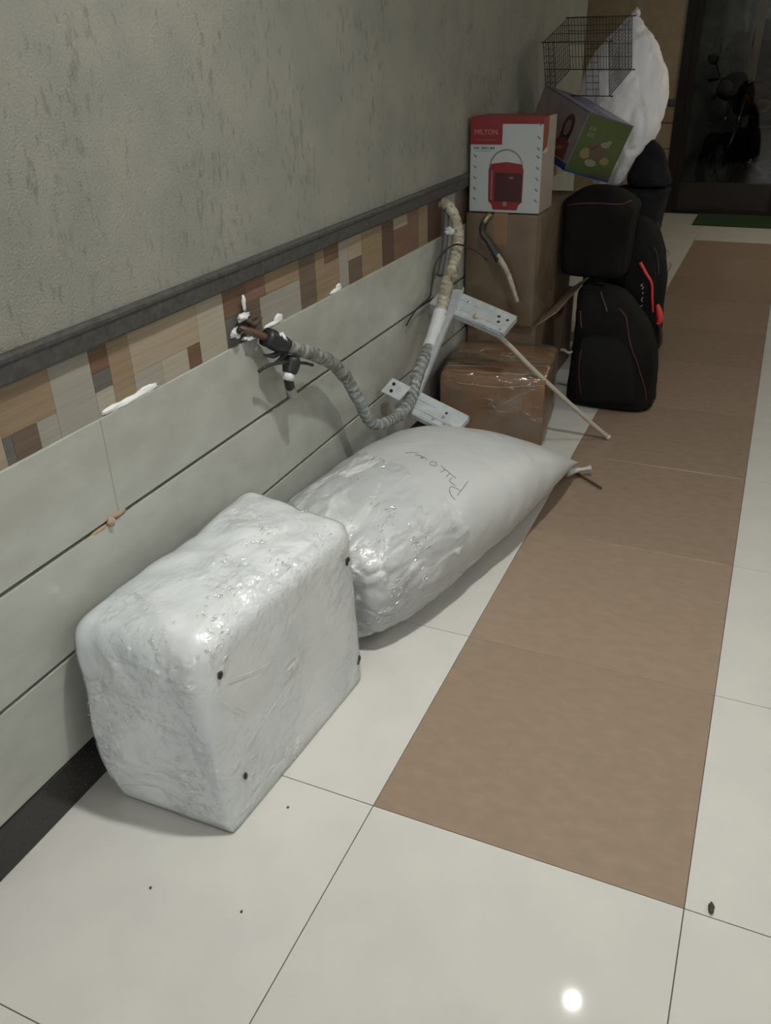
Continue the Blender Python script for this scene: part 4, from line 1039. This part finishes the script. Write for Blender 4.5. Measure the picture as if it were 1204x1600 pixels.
hl = put('headlight_cowl', *xf(loft_vf([((0, .02, .88), .04, .03, 2), ((0, .05, .92), .12, .09, 2.5), ((0, .08, 1.02), .13, .10, 2.5), ((0, .13, 1.10), .07, .05, 2.2), ((0, .14, 1.115), .01, .01, 2)], nseg=28, sub=5), BT), M_bk, MC, smooth=True)
put('headlight', *xf(loft_vf([((0, -.055, .94), .02, .008, 2), ((0, -.052, .97), .075, .016, 2), ((0, -.042, 1.02), .07, .016, 2), ((0, -.035, 1.05), .02, .008, 2)], nseg=24, sub=4), BT), mat('headlight_glass', (.30, .30, .29), rough=.1), hl, smooth=True)
hb_ = put('handlebar', *xf(tube_vf([(-.36, .26, 1.04), (-.22, .20, 1.06), (-.08, .20, 1.0), (.08, .20, 1.0), (.22, .20, 1.06), (.36, .26, 1.04)], .012, 8, 5), BT), M_chr, MC, smooth=True)
for sx in (-1, 1):
    put('grip', *xf(tube_vf([(sx * .26, .22, 1.055), (sx * .37, .265, 1.038)], .018, 8, 1), BT), M_ty, hb_, smooth=True)
    put('mirror_stem', *xf(tube_vf([(sx * .22, .20, 1.06), (sx * .28, .18, 1.20)], .006, 6, 1), BT), M_bk, hb_, smooth=True)
    put('mirror', *xf(loft_vf([((sx * .30, .175, 1.17), .02, .01, 2), ((sx * .30, .17, 1.20), .055, .014, 2.4), ((sx * .31, .17, 1.25), .055, .014, 2.4), ((sx * .31, .175, 1.27), .02, .01, 2)], nseg=20, sub=4), BT), M_bk, hb_, smooth=True)
    put('indicator', *xf(loft_vf([((sx * .17, .06, .875), .01, .01, 2), ((sx * .17, .055, .89), .028, .022, 2), ((sx * .17, .055, .91), .028, .022, 2), ((sx * .17, .06, .925), .01, .01, 2)], nseg=14, sub=3), BT), mat('amber_lens', (.5, .2, .03), rough=.2), MC, smooth=True)
tk_ = put('fuel_tank', *xf(loft_vf([((0, .24, .82), .03, .05, 2), ((0, .28, .84), .10, .11, 2.2), ((0, .45, .87), .15, .13, 2.3), ((0, .62, .83), .11, .09, 2.2), ((0, .70, .79), .03, .03, 2)], nseg=28, sub=5, axes=((1, 0, 0), (0, 0, 1))), BT), M_mar, MC, smooth=True)
put('gold_stripe', *xf(merge(*[tube_vf([(sx * .155, .30, .86), (sx * .162, .42, .86), (sx * .150, .56, .82)], .014, 6, 4) for sx in (-1, 1)]), BT), M_gold, tk_, smooth=True)
put('seat', *xf(loft_vf([((0, .66, .78), .07, .03, 2.4), ((0, .75, .80), .12, .045, 2.6), ((0, 1.0, .82), .13, .05, 2.6), ((0, 1.25, .86), .12, .045, 2.6), ((0, 1.36, .87), .05, .02, 2.2)], nseg=24, sub=5, axes=((1, 0, 0), (0, 0, 1))), BT), M_ty, MC, smooth=True)
put('engine_block', *xf(merge(box_vf(-.12, .36, .28, .12, .78, .62, bevel=.03, seg=2), *[box_vf(-.14, .30, .42 + k * .035, .14, .46, .435 + k * .035) for k in range(5)]), BT), M_bk, MC)
put('exhaust', *xf(tube_vf([(.12, .34, .34), (.17, .50, .22), (.19, .9, .26), (.19, 1.45, .36)], .04, 12, 5), BT), M_chr, MC, smooth=True)
put('side_stand', *xf(tube_vf([(-.10, .70, .30), (-.24, .76, .012)], .011, 6, 1), BT), M_chr, MC)
# film-wrapped panel leaning behind the motorcycle
M_ply = mat('grey_plastic_wrap', (.42, .46, .45), rough=.3, col2=(.30, .33, .32), nscale=9, bump=.010, bscale=22)
wp = thing('wrapped_board', (.40, 9.15, -.02)); tag(wp, 'tall board in shiny crumpled plastic standing outside the door behind the motorcycle', 'board')
vfp = soft_box('p', (.58, .10, 1.78), Matrix.Translation((.02, 9.1, -.02)) @ Matrix.Rotation(math.radians(-4), 4, 'X'), M_ply, wp, cuts=26, amp=.05, seed=77, rad=.02)
put('wrapped_body', *vfp, M_ply, wp, smooth=True)
put('gold_edge', *xf(box_vf(.59, .0, .55, .66, .09, 1.74, bevel=.006), Matrix.Translation((.02, 9.1, -.02)) @ Matrix.Rotation(math.radians(-4), 4, 'X')), mat('crumpled_gold_wrap', (.62, .50, .30), rough=.3, bump=.01, bscale=30), wp)
# pale cabinet outside at the right
bc = tag(box('pale_cabinet', (1.10, 9.6, -.02), (1.60, 9.95, .74), mat('pale_blue_metal', (.42, .52, .58), rough=.4), bevel=.006), 'pale blue cabinet outside at the right edge of the glass door', 'cabinet')
put('shelf_line', *box_vf(1.10, 9.594, .50, 1.60, 9.60, .56), M_rub, bc)
# cord tangle hanging beside the tall suitcase
tag(tube('cord_tangle', [(0.625, 3.16, .47), (0.655, 3.12, .50), (0.685, 3.14, .47), (0.665, 3.10, .44), (0.700, 3.12, .43), (0.680, 3.13, .36), (0.695, 3.12, .31), (0.665, 3.12, .29), (0.660, 3.13, .36), (0.675, 3.12, .44), (0.645, 3.14, .41)], .0035, M_cord, sides=6),
    'pale cord tangle hanging at the side of the tall dark suitcase', 'cord')
